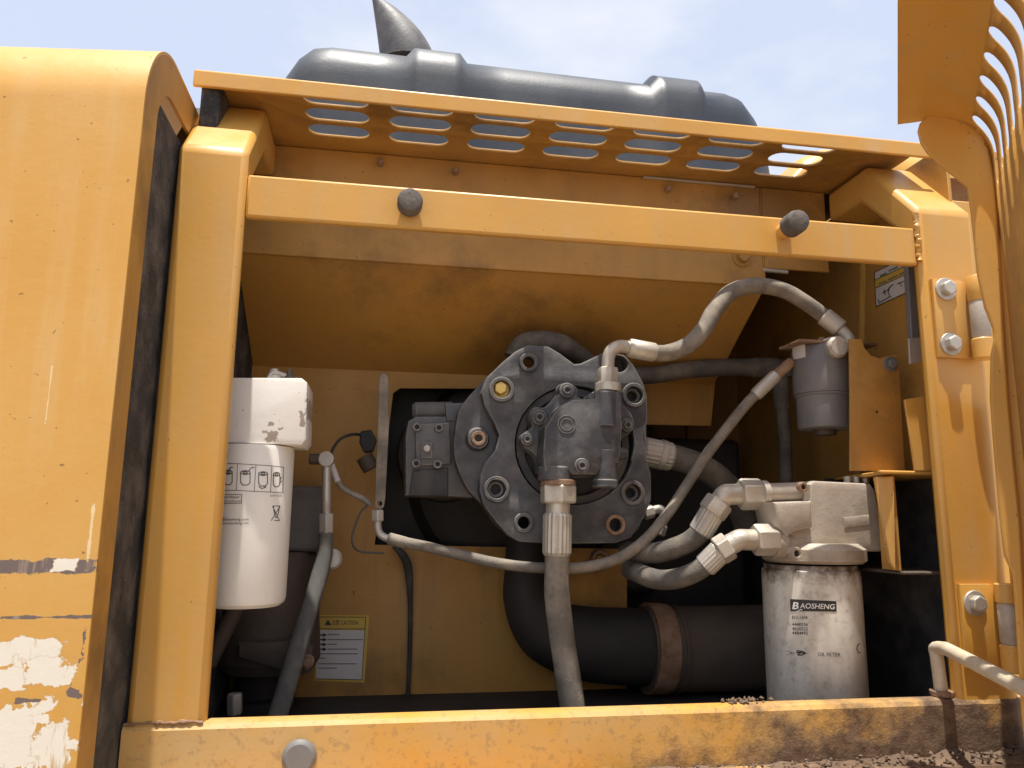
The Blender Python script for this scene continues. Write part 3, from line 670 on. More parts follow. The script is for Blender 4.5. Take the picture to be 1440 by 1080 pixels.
box('shade_back_plate', (X0, 0.2505, Z0-0.006), (X1, 0.2535, Z1+0.004), 'dark', cb, 0.001)  # blackened plate carries the shade inside the open channel

# ================================================================== PUMP
pm = thing('hydraulic_pump', 'dark cast iron hydraulic pump with lobed mounting flange', 'pump')
YF = 0.25
fo = [(743,485),(771,487),(788,497),(808,512),(817,511),(836,502),(852,494),(878,499),(891,513),(905,538),(910,556),(911,591),(904,612),(910,647),(916,668),(916,703),(906,728),(888,756),(866,764),(800,765),(760,764),(731,762),(715,753),(697,733),(680,711),(674,690),(676,668),(684,650),(697,633),(702,612),(694,592),(682,572),(677,552),(684,531),(706,510),(725,494)]
H_front = [circ(743, 510, 11), circ(736, 735, 11.5), circ(865, 738, 12), circ(705, 548, 13), circ(698, 688, 13), circ(891, 556, 13), circ(889, 693, 13), circ(808, 626, 84, 56), circ(872, 512, 11)]
pxplate('flange', fo, H_front, YF, 0.030, 'iron', pm, 0.003)
# second flange layer: the round shoulder to the left
bo2 = [(725, 496), (690, 525), (652, 566), (642, 591), (638, 626), (642, 654), (656, 686), (676, 708), (715, 750), (800, 762), (880, 755), (905, 720), (908, 560), (885, 515), (850, 500), (810, 516), (770, 492)]
pxplate('shoulder', bo2, [circ(743, 510, 10), circ(736, 735, 10.5), circ(671, 618, 7)], YF+0.0305, 0.03, 'iron', pm, 0.004, 5)
# recessed centre and step ring
cc_ = P(808, 626, YF); ku = upx(808, 626, YF)
washer_ring('step_ring', cc_+Vector((0, 0.029, 0)), cc_+Vector((0, 0.008, 0)), 70*ku, 83.5*ku, 'iron_low', pm, 56)
cyl('recess_disc', cc_+Vector((0, 0.030, 0)), cc_+Vector((0, 0.022, 0)), 70*ku, 'iron_low', pm, 48)
lathe('rear_barrel', cc_+Vector((-0.03, 0.0606, 0)), cc_+Vector((-0.03, 0.34, 0)), [(0, 0.155), (0.3, 0.15), (1, 0.13)], 'iron_low', pm, 36)
for x, y, r, mt in ((705, 548, 18, 'iron'), (698, 688, 18.5, 'iron'), (891, 556, 17.5, 'iron'), (889, 693, 17.5, 'iron'), (743, 510, 13.5, 'iron'), (736, 735, 14, 'iron'), (865, 738, 14.5, 'rust')):
    c = P(x, y, YF); k = upx(x, y, YF)
    washer_ring('bolt_boss', c+Vector((0, 0.002, 0)), c+Vector((0, -0.006, 0)), (r-5.5)*k, r*k, mt, pm, 28)
for x, y in ((698, 688), (891, 556), (889, 693)):
    c = P(x, y, YF); k = upx(x, y, YF)
    b = washer_ring('socket_bolt', c+Vector((0, 0.028, 0)), c+Vector((0, 0.008, 0)), 7*k, 12*k, 'iron', pm, 22)
c = P(704, 546, YF); k = upx(704, 546, YF)
hb = hexbolt('hex_bolt', c+Vector((0, 0.012, 0)), (0, -1, 0), 9.5*k, 'brass', pm, 0.014)
c = P(671, 618, YF+0.03)
lathe('plug_boss', c+Vector((0, 0.004, 0)), c+Vector((0, -0.016, 0)), [(0, 18*k), (0.5, 16*k), (1, 14*k)], 'iron', pm, 26)
sockbolt('socket_plug', c+Vector((0, -0.015, 0)), (0, -1, 0), 10.5*k, 'rust', pm, 0.007)
# regulator casting in front of the recess
YR = 0.175
rg = [(766,600),(772,592),(780,578),(792,568),(806,561),(836,560),(838,549),(872,549),(874,566),(876,600),(873,640),(870,652),(846,655),(840,668),(806,668),(800,663),(766,663),(763,640)]
reg = pxplate('regulator', rg, [], YR, 0.098, 'iron', pm, 0.006, 0)
pxplate('regulator_base', [(748,600),(744,585),(752,572),(766,572),(784,556),(788,544),(800,537),(812,545),(818,560),(860,560),(886,578),(893,598),(884,612),(874,620),(872,660),(820,672),(766,668),(752,640),(736,628),(733,614),(740,606)], [], YR+0.05, 0.05, 'iron', pm, 0.005, 4)
for x, y, r in ((797, 549, 11), (758, 587, 11.5), (741, 618, 9.5), (882, 598, 10), (818, 655, 11)):
    Yb = YR+0.045 if y < 650 else YR
    c = P(x, y, Yb); k = upx(x, y, Yb)
    lathe('bolt_pad', c+Vector((0, 0.02, 0)), c+Vector((0, -0.003, 0)), [(0, r*1.15*k), (0.6, r*k), (0.92, r*0.98*k), (1, r*0.88*k)], 'iron', pm, 24)
    sockbolt('socket_bolt', c+Vector((0, -0.003, 0)), (0, -1, 0), r*0.62*k, 'iron', pm, 0.004)
c1, c2 = P(855, 600, YR-0.002), P(855, 549, YR-0.002); k = upx(855, 575, YR)
cyl('upper_port', c1+Vector((0, 0.02, 0)), c2+Vector((0, 0.02, 0)), 19*k, 'iron', pm, 28, 0.003)
c1, c2 = P(855, 632, YR), P(855, 686, YR)
lathe('spool_cap', c1+Vector((0, 0.018, 0)), c2+Vector((0, 0.018, 0)), [(0, 17*k), (0.78, 17*k), (0.8, 18.5*k), (0.96, 18.5*k), (1, 16*k)], 'iron', pm, 26)
c1, c2 = P(858, 638, YR-.003), P(887, 636, YR-.003)
lathe('adjuster', c1+Vector((0, 0.022, 0)), c2+Vector((0, 0.022, 0)), [(0, 9*k), (0.8, 9*k), (1, 6*k)], 'iron', pm, 18)
c = P(797, 597, YR)
for r in (13, 9): washer_ring('cast_mark', c+Vector((0, 0.001, 0)), c+Vector((0, -0.0012, 0)), (r-1.2)*k, r*k, 'iron', pm, 30)
c1, c2 = P(785, 655, YR), P(785, 676, YR)
cyl('outlet_port', c1+Vector((0, 0.024, 0)), c2+Vector((0, 0.024, 0)), 24*k, 'iron', pm, 28, 0.003)
# control block to the left
YB = 0.33
pxplate('control_block', [(574,592),(585,585),(640,585),(668,600),(668,700),(570,697),(570,612)], [], YB, 0.12, 'iron_light', pm, 0.006)
pxplate('control_cover', [(584,596),(632,594),(634,652),(585,656)], [], YB-0.012, 0.0125, 'iron_light', pm, 0.003)
a_, b_ = P(580, 578, YB+0.02), P(636, 577, YB+0.02); k = upx(600, 578, YB)
lathe('solenoid', a_, b_, [(0, 9*k), (0.08, 12.5*k), (1, 12.5*k)], 'iron_light', pm, 22)
pxplate('solenoid_end', [(626,567),(654,566),(650,592),(628,592)], [], YB-0.004, 0.03, 'iron_light', pm, 0.004)
pxplate('lower_block', [(580,662),(630,658),(630,698),(576,697)], [], YB-0.008, 0.0085, 'iron_low', pm, 0.003)
for x, y in ((586, 601), (617, 602), (585, 652), (615, 653)):
    sockbolt('socket_bolt', P(x, y, YB-0.012), (0, -1, 0), 6.2*k, 'iron_light', pm, 0.008)
pxplate('nut_pad', [(593,622),(608,622),(608,644),(592,644)], [], YB-0.018, 0.0065, 'iron_light', pm, 0.001)
hexbolt('hex_bolt', P(600, 631, YB-0.018), (0, -1, 0), 5.5*k, 'steel', pm, 0.006, False)
lathe('drive_housing', P(625, 640, 0.452), P(625, 640, 0.53), [(0, 0.09), (1, 0.10)], 'dark', pm, 32)

# ================================================================== HOSES
def crimp(parent, q0, q1, rpx, mat='steel_bright', name='crimp_sleeve', ribs=True):
    a, b = P(*q0), P(*q1); k = (a-CAM).dot(fw)/F
    return lathe(name, a, b, [(0, rpx*0.9*k), (0.06, rpx*k), (0.92, rpx*k), (1, rpx*0.86*k)], mat, parent, 40 if ribs else 24, 0, 1 if ribs else 0, 0.045, True, 15 if ribs else 32)
def nut(parent, q0, q1, rpx, mat='steel_bright', name='nut'):
    a, b = P(*q0), P(*q1); k = (a-CAM).dot(fw)/F
    return hexnut(name, a, b, rpx*k, mat, parent, 0.0012)
# 1 delivery hose hanging from the pump
YH = 0.199
h = thing('delivery_hose', 'thick dusty hose hanging straight down from the pump regulator', 'hose')
hosepx('rubber_hose', [(784,776,YH),(783,800,YH),(783,835,YH),(788,880,YH),(796,935,YH),(806,1000,YH),(812,1050,YH)], [17,17,18,18,18,18,18], 'hose_pale', h, 8, 18, 0.006)
crimp(h, (784,722,YH), (783,782,YH), 19.5)
cyl('neck', P(785,706,YH), P(784,724,YH), 17*upx(785,700,YH), 'steel_bright', h, 24)
nut(h, (785,682,YH), (785,708,YH), 26.5)
cyl('seat_ring', P(785,675,YH), P(785,683,YH), 25*upx(785,680,YH), 'rust', h, 24)
# 2 pilot hose arching from the regulator to the grey canister
h = thing('pilot_hose', 'sunlit dusty hose arching over from the pump top to the grey canister', 'hose')
hosepx('rubber_hose', [(915,496,.19),(940,496,.19),(968,485,.19),(990,462,.195),(1005,436,.20),(1028,411,.21),(1060,402,.205),(1098,407,.20),(1130,424,.19),(1165,449,.18)], [11,12,12,12,12,12,11.5,11,10.5,10.5], 'hose_pale', h, 8, 16, 0.008)
crimp(h, (884,489,.19), (922,496,.19), 13.5, ribs=False)
c_ = bez([P(855,520,.195),P(856,502,.194),P(861,492,.192),P(872,487,.19),(P(888,489,.19))], 8)
tube('elbow', c_, 9*upx(860,500,.195), 'steel_bright', h, 16)
nut(h, (855,517,.195), (855,540,.195), 14.5)
cyl('seat_ring', P(855,539,.195), P(855,551,.195), 18.5*upx(855,545,.195), 'steel_bright', h, 24)
crimp(h, (1158,444,.182), (1182,463,.172), 13, 'steel', ribs=False)
c_ = bez([P(1178,460,.173),P(1190,472,.165),P(1194,482,.16),P(1182,488,.16)], 6)
tube('elbow', c_, 8.5*upx(1180,470,.17), 'steel', h, 14)
# 3 dark hose behind running to the right
h = thing('return_hose', 'shaded horizontal hose passing behind the pump flange towards the canister', 'hose')
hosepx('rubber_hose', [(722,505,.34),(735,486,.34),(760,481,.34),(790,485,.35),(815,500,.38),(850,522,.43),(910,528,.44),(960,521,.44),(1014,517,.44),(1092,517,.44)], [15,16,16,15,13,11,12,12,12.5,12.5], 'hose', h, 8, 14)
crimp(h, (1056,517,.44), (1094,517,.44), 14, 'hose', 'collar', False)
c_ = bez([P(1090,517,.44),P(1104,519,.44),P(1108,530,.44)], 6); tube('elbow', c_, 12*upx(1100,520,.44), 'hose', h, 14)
# 4 vertical hose down from it
h = thing('drop_hose', 'shaded hose dropping straight down beside the grey canister', 'hose')
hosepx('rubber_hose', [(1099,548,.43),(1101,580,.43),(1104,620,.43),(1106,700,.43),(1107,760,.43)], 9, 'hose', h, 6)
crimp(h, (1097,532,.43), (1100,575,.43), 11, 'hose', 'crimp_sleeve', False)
# 5 long thin hose from the gauge to the canister
h = thing('drain_hose', 'long thin dusty hose sagging below the pump then climbing to the right', 'hose')
hosepx('rubber_hose', [(556,760,.30),(600,769,.28),(650,781,.26),(700,792,.24),(750,798,.235),(810,799,.235),(860,789,.235),(900,766,.24),(935,728,.25),(962,688,.255),(990,645,.25),(1020,605,.245),(1050,568,.24),(1075,543,.235)], [7.5]*5+[8,8,8]+[7.5]*6, 'hose_pale', h, 8, 12, 0.01)
crimp(h, (1062,556,.238), (1092,527,.225), 9.5, 'steel', ribs=False)
crimp(h, (1088,531,.227), (1114,508,.215), 7.5, 'rust', 'banjo_pipe', False)
c_ = bez([P(531,728,.30),P(532,746,.30),P(540,755,.30),P(558,760,.30)], 6); tube('elbow', c_, 5.5*upx(540,750,.30), 'steel', h, 12)
crimp(h, (546,757,.30), (572,764,.295), 8.5, 'hose_pale', 'crimp_sleeve', False)
nut(h, (531,717,.30), (531,733,.30), 9.5, 'steel')
# 6 thick suction hose right of the flange
h = thing('suction_hose', 'thick dark hose with ribbed collar leaving the right side of the pump', 'hose')
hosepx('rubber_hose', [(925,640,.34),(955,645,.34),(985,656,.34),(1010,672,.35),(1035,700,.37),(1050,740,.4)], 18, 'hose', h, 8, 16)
crimp(h, (902,634,.335), (945,643,.335), 19.5, 'steel', 'collar')
cyl('collar_ring', P(925,638,.335), P(934,641,.335), 21.5*upx(925,640,.335), 'steel', h, 26)
# 7, 8 two hoses with angled fittings into the filter head
def elbowhose(nm, label, hexq, ball, nutq, slv, pts, rh, k0):
    h = thing(nm, label, 'hose', None)
    nut(h, hexq[0], hexq[1], k0*1.32)
    a = P(*hexq[0]); b = P(*ball); c = P(*nutq[0])
    k = upx(*ball)
    tube('elbow', bez([a, a.lerp(b, 0.45), b, b.lerp(c, 0.55), c], 6), k0*0.86*k, 'steel_bright', h, 16)
    nut(h, nutq[0], nutq[1], k0*1.2)
    crimp(h, slv[0], slv[1], rh*1.16, 'steel')
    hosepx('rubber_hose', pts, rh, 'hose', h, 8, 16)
    return h
elbowhose('filter_inlet_hose', 'upper hose with pale angled fitting screwed into the filter head', ((1040,695,.16),(1070,695,.16)), (1020,696,.16), ((1013,704,.165),(1000,722,.17)), ((1004,716,.17),(984,750,.185)), [(990,742,.18),(972,760,.19),(945,772,.21),(915,778,.24),(880,775,.3)], 14.5, 17)
elbowhose('filter_outlet_hose', 'lower hose with pale angled fitting screwed into the filter head', ((1060,759,.13),(1090,759,.13)), (1040,759,.13), ((1026,766,.135),(1010,776,.14)), ((1014,774,.14),(990,797,.155)), [(996,791,.15),(978,804,.16),(950,814,.18),(920,814,.21),(885,800,.28)], 14, 17)
# 9 braided hose with steel tube on the left
h = thing('fuel_hose', 'grey woven hose with bright steel pipe end running down beside the canister filter', 'hose')
hosepx('rubber_hose', [(459,742,.33),(457,775,.328),(449,810,.32),(437,850,.305),(422,900,.285),(406,955,.265),(388,1015,.25),(378,1050,.24)], [9,11,12,12,13,13.5,14,14], 'hose_braid', h, 8, 16)
cyl('steel_pipe', P(459,640,.33), P(459,735,.33), 6.5*upx(459,690,.33), 'steel_bright', h, 18)
nut(h, (459,722,.33), (459,750,.33), 11, 'steel')
c = P(459, 646, .33); k = upx(459, 646, .33)
cyl('banjo', c+Vector((0, 0.012, 0)), c+Vector((0, -0.012, 0)), 11*k, 'steel', h, 20)
hexnut('banjo_bolt', c+Vector((-0.030, 0, 0)), c+Vector((-0.006, 0, 0)), 8*k, 'dark_brown', h)
c = P(467, 786, .345)
lathe('pipe_clip', c+Vector((0, 0.004, 0)), c+Vector((0, -0.006, 0)), [(0, 14*k), (0.7, 14*k), (1, 11*k)], 'steel', h, 24)
# 10 big black pipe at the bottom
h = thing('air_pipe', 'large black elbow pipe with clamp band low in the bay', 'pipe')
hosepx('bend', [(738,750,.44),(738,800,.44),(742,845,.44),(768,885,.44),(815,903,.44),(870,908,.44),(925,910,.44)], [26,28,34,44,50,52,52], 'dark', h, 8, 24)
hosepx('straight', [(905,912,.44),(990,912,.44),(1080,910,.44),(1150,908,.44)], 58, 'dark_brown', h, 4, 28)
a_, b_ = P(908, 911, .44), P(936, 912, .44); k = upx(920, 910, .44)
washer_ring('clamp_band', a_, b_, 57*k, 61.5*k, 'rust', h, 36)
washer_ring('hose_bead', P(944, 912, .44), P(950, 912, .44), 57*k, 60*k, 'dark_brown', h, 36)
cyl('clamp_screw', P(931, 918, .375), P(931, 925, .375), 4*k, 'steel', h, 12)
# sensor wiring
h = thing('sensor_cable', 'thin looped sensor cable with corrugated sleeve and black connector', 'cable')
hosepx('wire', [(512,612,.42),(495,611,.40),(478,618,.385),(467,634,.375),(464,652,.37),(468,664,.37)], 2.2, 'rubber', h, 8, 8)
cyl('tag_sleeve', P(465,652,.368), P(475,678,.368), 5*upx(470,660,.37), 'paper', h, 12)
cpts = bez([P(474,676,.37), P(482,686,.37), P(495,694,.37), P(512,702,.375), P(520,710,.38)], 14)
tube('corrugated_sleeve', cpts, [(4.6 if i % 2 else 3.5)*upx(490,690,.37) for i in range(len(cpts))], 'steel', h, 10)
hosepx('tail_wire', [(519,709,.38),(509,718,.38),(501,735,.39),(495,760,.40),(505,775,.42),(540,778,.44)], 1.6, 'ink_grey', h, 8, 8)
pxprism('connector', [(507,606),(522,604),(530,618),(525,634),(512,636),(505,622)], .40, 0.03, 'rubber', h, 0.003)
cyl('connector_plug', P(512,642,.41), P(522,660,.41), 12*upx(515,650,.41), 'dark_brown', h, 16)
h = thing('black_cable', 'thin black cable hanging down the bulkhead right of the caution label', 'cable')
hosepx('wire', [(553,768,.47),(566,780,.47),(574,800,.485),(577,850,.492),(576,920,.495),(573,1000,.495),(572,1060,.495)], [3,6,6,3.2,3,3,3], 'rubber', h, 8, 10)
h = thing('pipe_clip', 'small round rusty clip ring on the bulkhead behind the sagging hose', 'clip')
c = P(843, 786, .497); k = upx(843, 786, .497)
washer_ring('ring', c+Vector((0, 0.008, 0)), c+Vector((0, -0.010, 0)), 7*k, 13*k, 'rust', h, 26)
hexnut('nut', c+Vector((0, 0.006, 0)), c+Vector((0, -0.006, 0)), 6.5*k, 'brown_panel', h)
h = thing('case_drain_fitting', 'small dusty elbow fitting tucked under the right edge of the pump flange', 'fitting')
nut(h, (905,722,.31), (918,718,.31), 10, 'steel')
tube('elbow', bez([P(916,718,.31), P(928,716,.31), P(934,726,.31), P(930,742,.31)], 6), 6.5*upx(920,720,.31), 'steel', h, 14)
nut(h, (931,738,.31), (926,752,.31), 9, 'steel')
# gauge bar
gb = thing('support_strap', 'upright dusty grey steel strap at the edge of the bulkhead cutout', 'strap')
v_, f_ = [], []
q = [(533,532),(536,525),(541,524),(546,530),(547,600),(542,700),(540,713),(534,718),(527,713),(527,700),(531,600)]
pxplate('bar', q, [circ(534, 708, 3.4, 12)], 0.315, 0.012, 'hose_pale', gb, 0.002)

# ================================================================== FILTERS
# right: oil filter canister under an aluminium head
FA = (0.7285, 0.15+0.087); FRR = 0.0865
FA = None
# axis from the visible edges: centre pixel column 1139 at py 800, axis depth .17
cA = P(1139, 800, .17); FAX, FAY = cA.x, .17
FRR = 66.5*upx(1139, 800, .17)*0.985
of = thing('oil_filter', 'grimy white spin-on oil filter canister with black printed logo', 'oil filter')
zt_, zb_ = P(1139, 797, .17-FRR).z, 1.167
lathe('canister', (FAX, FAY, zb_), (FAX, FAY, zt_), [(0, FRR*0.80), (0.02, FRR*0.95), (0.05, FRR), (0.93, FRR), (0.965, FRR*0.985), (0.975, FRR*0.955), (1, FRR*0.955)], 'can', of, 56)
pc = lambda x, y: PCYL(x, y, FAX, FAY, FRR+0.0006)
pc2 = lambda x, y: PCYL(x, y, FAX, FAY, FRR+0.0010)
lg = patch('logo_panel', [(1111,842.5),(1176,845.5),(1176.5,860),(1111.5,859.5)], pc, 'ink', of, 10)
lettering('logo_letter', 'B', 1113.2, 856.2, 9.6, pc2, 'white_ink', lg, 10, 0.03, 0.15, 0.02)
lettering('logo_lettering', 'AOSHENG', 1125, 855.3, 7.2, pc2, 'white_ink', lg, 49, 0.03, 0.12, 0.012)
strokes('logo_tick', [[(1120,860.5),(1125,857.5),(1128,857.5)]], 1.3, pc2, 'white_ink', lg)
for i, (t, x, y, hh, w) in enumerate((('BO-1604', 1113.5, 870.3, 4.6, 22), ('4448336', 1113.8, 880, 4.4, 22), ('4630525', 1114, 886.3, 4.4, 22), ('4484495', 1114, 892.2, 4.4, 22), ('OIL FILTER', 1150, 922.6, 5.2, 32))):
    lettering('lettering', t, x, y, hh, pc, 'ink', of, w, 0.02, 0, 0.006)
strokes('arrow_mark', [[(1106,915),(1114,918),(1106,921)], [(1112,918.5),(1117,918.5)]], 0.9, pc, 'ink_grey', of)
strokes('arrow_mark', [[(1120,917.5),(1132,918.5)], [(1127,915.5),(1133,918.6),(1127,921.5)], [(1121,915),(1126,916),(1122,921),(1126,921)]], 1.7, pc, 'ink', of)
strokes('arrow_mark', [[(1209,905),(1205.5,908),(1205,913),(1207.5,918),(1210,918)]], 1.4, pc, 'ink', of)
# filter head casting
hdn = thing('oil_filter_head', 'dusty cast aluminium filter head above the oil filter', 'filter head')
lathe('base_flange', (FAX+0.008, FAY, zt_+0.003), (FAX+0.008, FAY, zt_+0.036), [(0, FRR*0.98), (0.15, FRR*1.06), (0.7, FRR*1.06), (1, FRR*0.92)], 'alu', hdn, 48)
YHd = 0.105
pxplate('main_casting', [(1139,681),(1146,676),(1225,680),(1232,690),(1246,766),(1240,776),(1120,776),(1112,768),(1112,745),(1139,741)], [], YHd+0.012, 0.12, 'alu', hdn, 0.006)
pxplate('port_block', [(1088,706),(1142,704),(1144,742),(1118,748),(1108,756),(1095,740)], [], YHd, 0.075, 'alu', hdn, 0.006)
a_, b_ = P(1070, 693, .15), P(1132, 691, .15); k = upx(1100, 690, .15)
lathe('inlet_tube', a_, b_, [(0, 17*k), (0.12, 17*k), (0.14, 13*k), (1, 13*k)], 'alu', hdn, 26)
a_, b_ = P(1086, 762, .135), P(1128, 764, .135)
lathe('outlet_port', a_, b_, [(0, 22*k), (0.3, 22*k), (0.35, 17*k), (1, 17*k)], 'alu', hdn, 26)
sockbolt('drain_plug', P(1117, 778, FAY-FRR-0.006), (0, -1, 0), 8.5*k, 'alu', hdn, 0.010)
sockbolt('top_plug', P(1127, 685, YHd+0.01), (0, -1, 0), 7*k, 'rust', hdn, 0.008)
for x in (1192, 1204, 1217):
    c = P(x, 676, .15); hexbolt('bolt', c+Vector((0, 0, -0.003)), (0, 0, 1), 0.0068, 'steel_bright', hdn, 0.008, False)
for x, y in ((1205, 735),):
    pxplate('cast_plate', [(1186,728),(1222,724),(1224,738),(1188,742)], [], YHd+0.0105, 0.0025, 'alu', hdn, 0.0006)
# left: white fuel filter on its head
ff = thing('fuel_filter', 'clean white fuel filter canister with printed pictograms beside the left post', 'fuel filter')
cB = P(357, 640, .13); LX, LY = cB.x, .13; LR = 55*upx(357, 640, .13)
zlt, zlb = P(357, 624, .13-LR).z, P(345, 857, .13-LR*0.6).z
lathe('canister', (LX, LY, zlb), (LX, LY, zlt), [(0, LR*0.55), (0.008, LR*0.86), (0.03, LR*0.965), (0.06, LR), (0.97, LR), (1, LR*0.97)], 'white_can', ff, 56)
lc = lambda x, y: PCYL(x, y, LX, LY, LR+0.0005)
ln = [[(303,652),(320,651.5),(333,652),(358,653.5),(381,655),(399,657)], [(303,690),(320,689.5),(333,689.5),(358,691),(381,692),(398,693)], [(334,652),(332.5,689.5)], [(360,654),(357.5,691)], [(382.5,655),(380.5,692)], [(399,657),(397.5,693)]]
strokes('pictogram_frame', ln, 0.9, lc, 'ink_grey', ff)
def can_icon(x, y, w):
    e = lambda cx, cy, rx, ry: [(cx+rx*cos(2*pi*t/16), cy+ry*sin(2*pi*t/16)) for t in range(17)]
    return [[(x-w, y), (x-w, y+14), (x-w*0.5, y+17.5), (x+w*0.5, y+17.5), (x+w, y+14), (x+w, y)], e(x, y, w, 2.6), e(x, y, w*0.45, 1.3)]
for (x, y, w, extra) in ((321, 664, 5.5, [[(321,662),(325,657),(328,657)]]), (345, 664.5, 6.7, [[(350,662),(354,657.5),(357.5,657.5)]]), (370, 666, 6.2, [[(364,684),(368,687),(374,685),(371,683)]]), (389, 667, 4.6, [[(394,675),(395.5,671)], [(393,680),(396,676)]])):
    strokes('pictogram', can_icon(x, y, w)+extra, 1.1, lc, 'ink', ff)
strokes('text_frame', [[(306,695.5),(340,695.5),(339.5,707.5),(306,708)]], 0.8, lc, 'ink', ff)
lettering('lettering', 'unmlayer', 313, 700.5, 3.8, lc, 'ink', ff, 25); lettering('lettering', 'Neupbend', 313, 706, 3.4, lc, 'ink_grey', ff, 25)
lettering('lettering', '@baosheng.com', 310, 732, 3.8, lc, 'ink', ff, 39.5); lettering('lettering', 'www.baosheng.com', 310, 737.2, 3.6, lc, 'ink', ff, 39.5)
lettering('lettering', 'E-04 5320', 380, 698.5, 3.2, lc, 'ink_grey', ff, 16)
strokes('bin_mark', [[(384,711.5),(393,711.5)], [(384.5,712),(386,722),(388,728)], [(393,712),(391.5,722),(389,728)], [(383.5,712),(393,732)], [(394,712),(381.5,732)], [(386,732),(392,732)]], 0.9, lc, 'ink', ff)
fh = thing('fuel_filter_head', 'white painted square filter head smudged with grime above the fuel filter', 'filter head')  # head of the fuel filter
pxplate('casting', [(326,531),(424,531.5),(432,538),(431.5,560),(430,618),(424,625.5),(318,622),(319,600)], [], 0.085, 0.10, 'white_cast', fh, 0.002)
for x, r, mt in ((388, 10, 'steel'), (410, 7, 'dark_brown')):
    c = P(x, 534, .13); k = upx(x, 534, .13)
    lathe('fitting', c+Vector((0, 0, -0.01)), c+Vector((-0.004, 0, 0.016)), [(0, r*k), (0.6, r*k), (0.65, r*0.7*k), (1, r*0.6*k)], mt, fh, 18)
tube('bleed_pipe', bez([P(377,534,.12), P(384,524,.125), P(398,527,.13), P(416,534,.135)], 6), 3.5*upx(390,530,.13), 'steel', fh, 10)
# small grey canister
gc = thing('grey_canister', 'small grey cylinder canister hung from a bracket near the right wall', 'canister')
c0 = P(1152, 480, .21); GX, GY = c0.x, .21; k = upx(1152, 520, .21)
def gz(y): return P(1152, y, GY-38*k).z
lathe('body', (GX, GY, gz(548)), (GX, GY, gz(481)), [(0, 38*k), (0.04, 38.8*k), (0.94, 38.8*k), (1, 37*k)], 'grey', gc, 40)
lathe('bowl', (GX+0.001, GY, gz(599)), (GX+0.001, GY, gz(548.6)), [(0, 30*k), (0.03, 35*k), (0.1, 36*k), (0.93, 36*k), (0.95, 37.8*k), (1, 37.8*k)], 'grey', gc, 40)
cyl('drain_knob', (GX, GY, gz(607)), (GX, GY, gz(598.5)), 15*k, 'dark_brown', gc, 20)
box('bracket_plate', (GX-50*k, GY-0.045, gz(480.5)), (GX+68*k, GY+0.028, gz(480.5)+0.005), 'rust', gc, 0.001)
hexnut('bolt', (GX-6*k, GY-0.02, gz(480.5)+0.005), (GX-6*k, GY-0.02, gz(480.5)+0.016), 6*k, 'rust', gc)
kb = P(1174, 489, GY-38*k)
lathe('inlet_fitting', kb+Vector((0.004, 0.04, 0)), kb+Vector((0, -0.016, 0)), [(0, 17*k), (0.55, 17*k), (0.6, 15*k), (0.9, 15*k), (1, 12*k)], 'steel', gc, 24)
patch('label_sticker', [(1114,487),(1132,484),(1133,502),(1115,506)], lambda x, y: PCYL(x, y, GX, GY, 38.8*k+0.0006), 'paper', gc, 6)
# ---------------- dark separator bowl below the fuel filter
sb = thing('water_separator', 'dark grimy cylindrical housing standing behind the white fuel filter', 'housing')
c0 = P(385, 800, .43); k = upx(385, 800, .43)
lathe('bowl', (c0.x, .43, P(385, 945, .43).z), (c0.x, .43, P(385, 775, .43).z), [(0, 40*k), (0.03, 62*k), (0.12, 70*k), (0.6, 64*k), (0.97, 60*k), (1, 55*k)], 'dark_brown', sb, 32)
box('head_block', (c0.x-62*k, .38, P(385, 774.5, .43).z), (c0.x+66*k, .49, P(385, 684, .43).z), 'grey_pump', sb, 0.008)
lathe('foot', (c0.x-0.01, .43, 1.1665), (c0.x-0.01, .43, P(385, 945.5, .43).z), [(0, 46*k), (0.3, 46*k), (0.35, 34*k), (1, 34*k)], 'dark', sb, 24)
pxplate('mount_arm', [(335,905),(425,900),(440,910),(437,945),(420,950),(335,925)], [], 0.32, 0.03, 'dark_brown', sb, 0.004)
hexbolt('bolt', P(432, 930, .32), (0, -1, 0), 0.008, 'rust', sb, 0.012)
hexnut('drain_nut', P(330, 975, .30), P(330, 1005, .30), 0.013, 'steel', sb)
tube('brace', [P(335, 850, .33), P(292, 935, .30)], 0.014, 'dark_brown', sb, 12)
# ---------------- stickers
cs = thing('caution_label', 'yellow and white caution label with printed lines on the bulkhead', 'label')
pj = lambda o: (lambda x, y: P(x, y, 0.506-o))
patch('backing', [(447.5,864.5),(519,865.5),(512.5,960),(442,957)], pj(0.0008), 'sticker_yellow', cs, 2)
patch('text_field', [(446.5,886),(513,886.5),(508.5,955.5),(444.5,954)], pj(0.0014), 'paper', cs, 2)
strokes('border', [[(448.5,867.5),(514.5,868),(513.2,884.5),(447.3,884.2)], [(513.2,884.5),(508.8,956),(444,954.5)]], 0.9, pj(0.0018), 'ink', cs)
lettering('heading', '\u6ce8\u610f CAUTION', 466.5, 878.6, 6.0, pj(0.0018), 'ink', cs, 37)
strokes('warning_triangle', [[(457.5,878.4),(461.2,872.4),(465,878.4),(457.5,878.4)], [(459.5,877),(463,877)], [(461.2,874.5),(461.2,877.5)]], 1.5, pj(0.0018), 'ink', cs)
for y in (893, 899.5, 906.3, 913):
    strokes('arrow', [[(449.5,y),(457.5,y)], [(454.5,y-1.4),(458,y),(454.5,y+1.4)]], 2.0, pj(0.0018), 'ink', cs)
rr = random.Random(3)
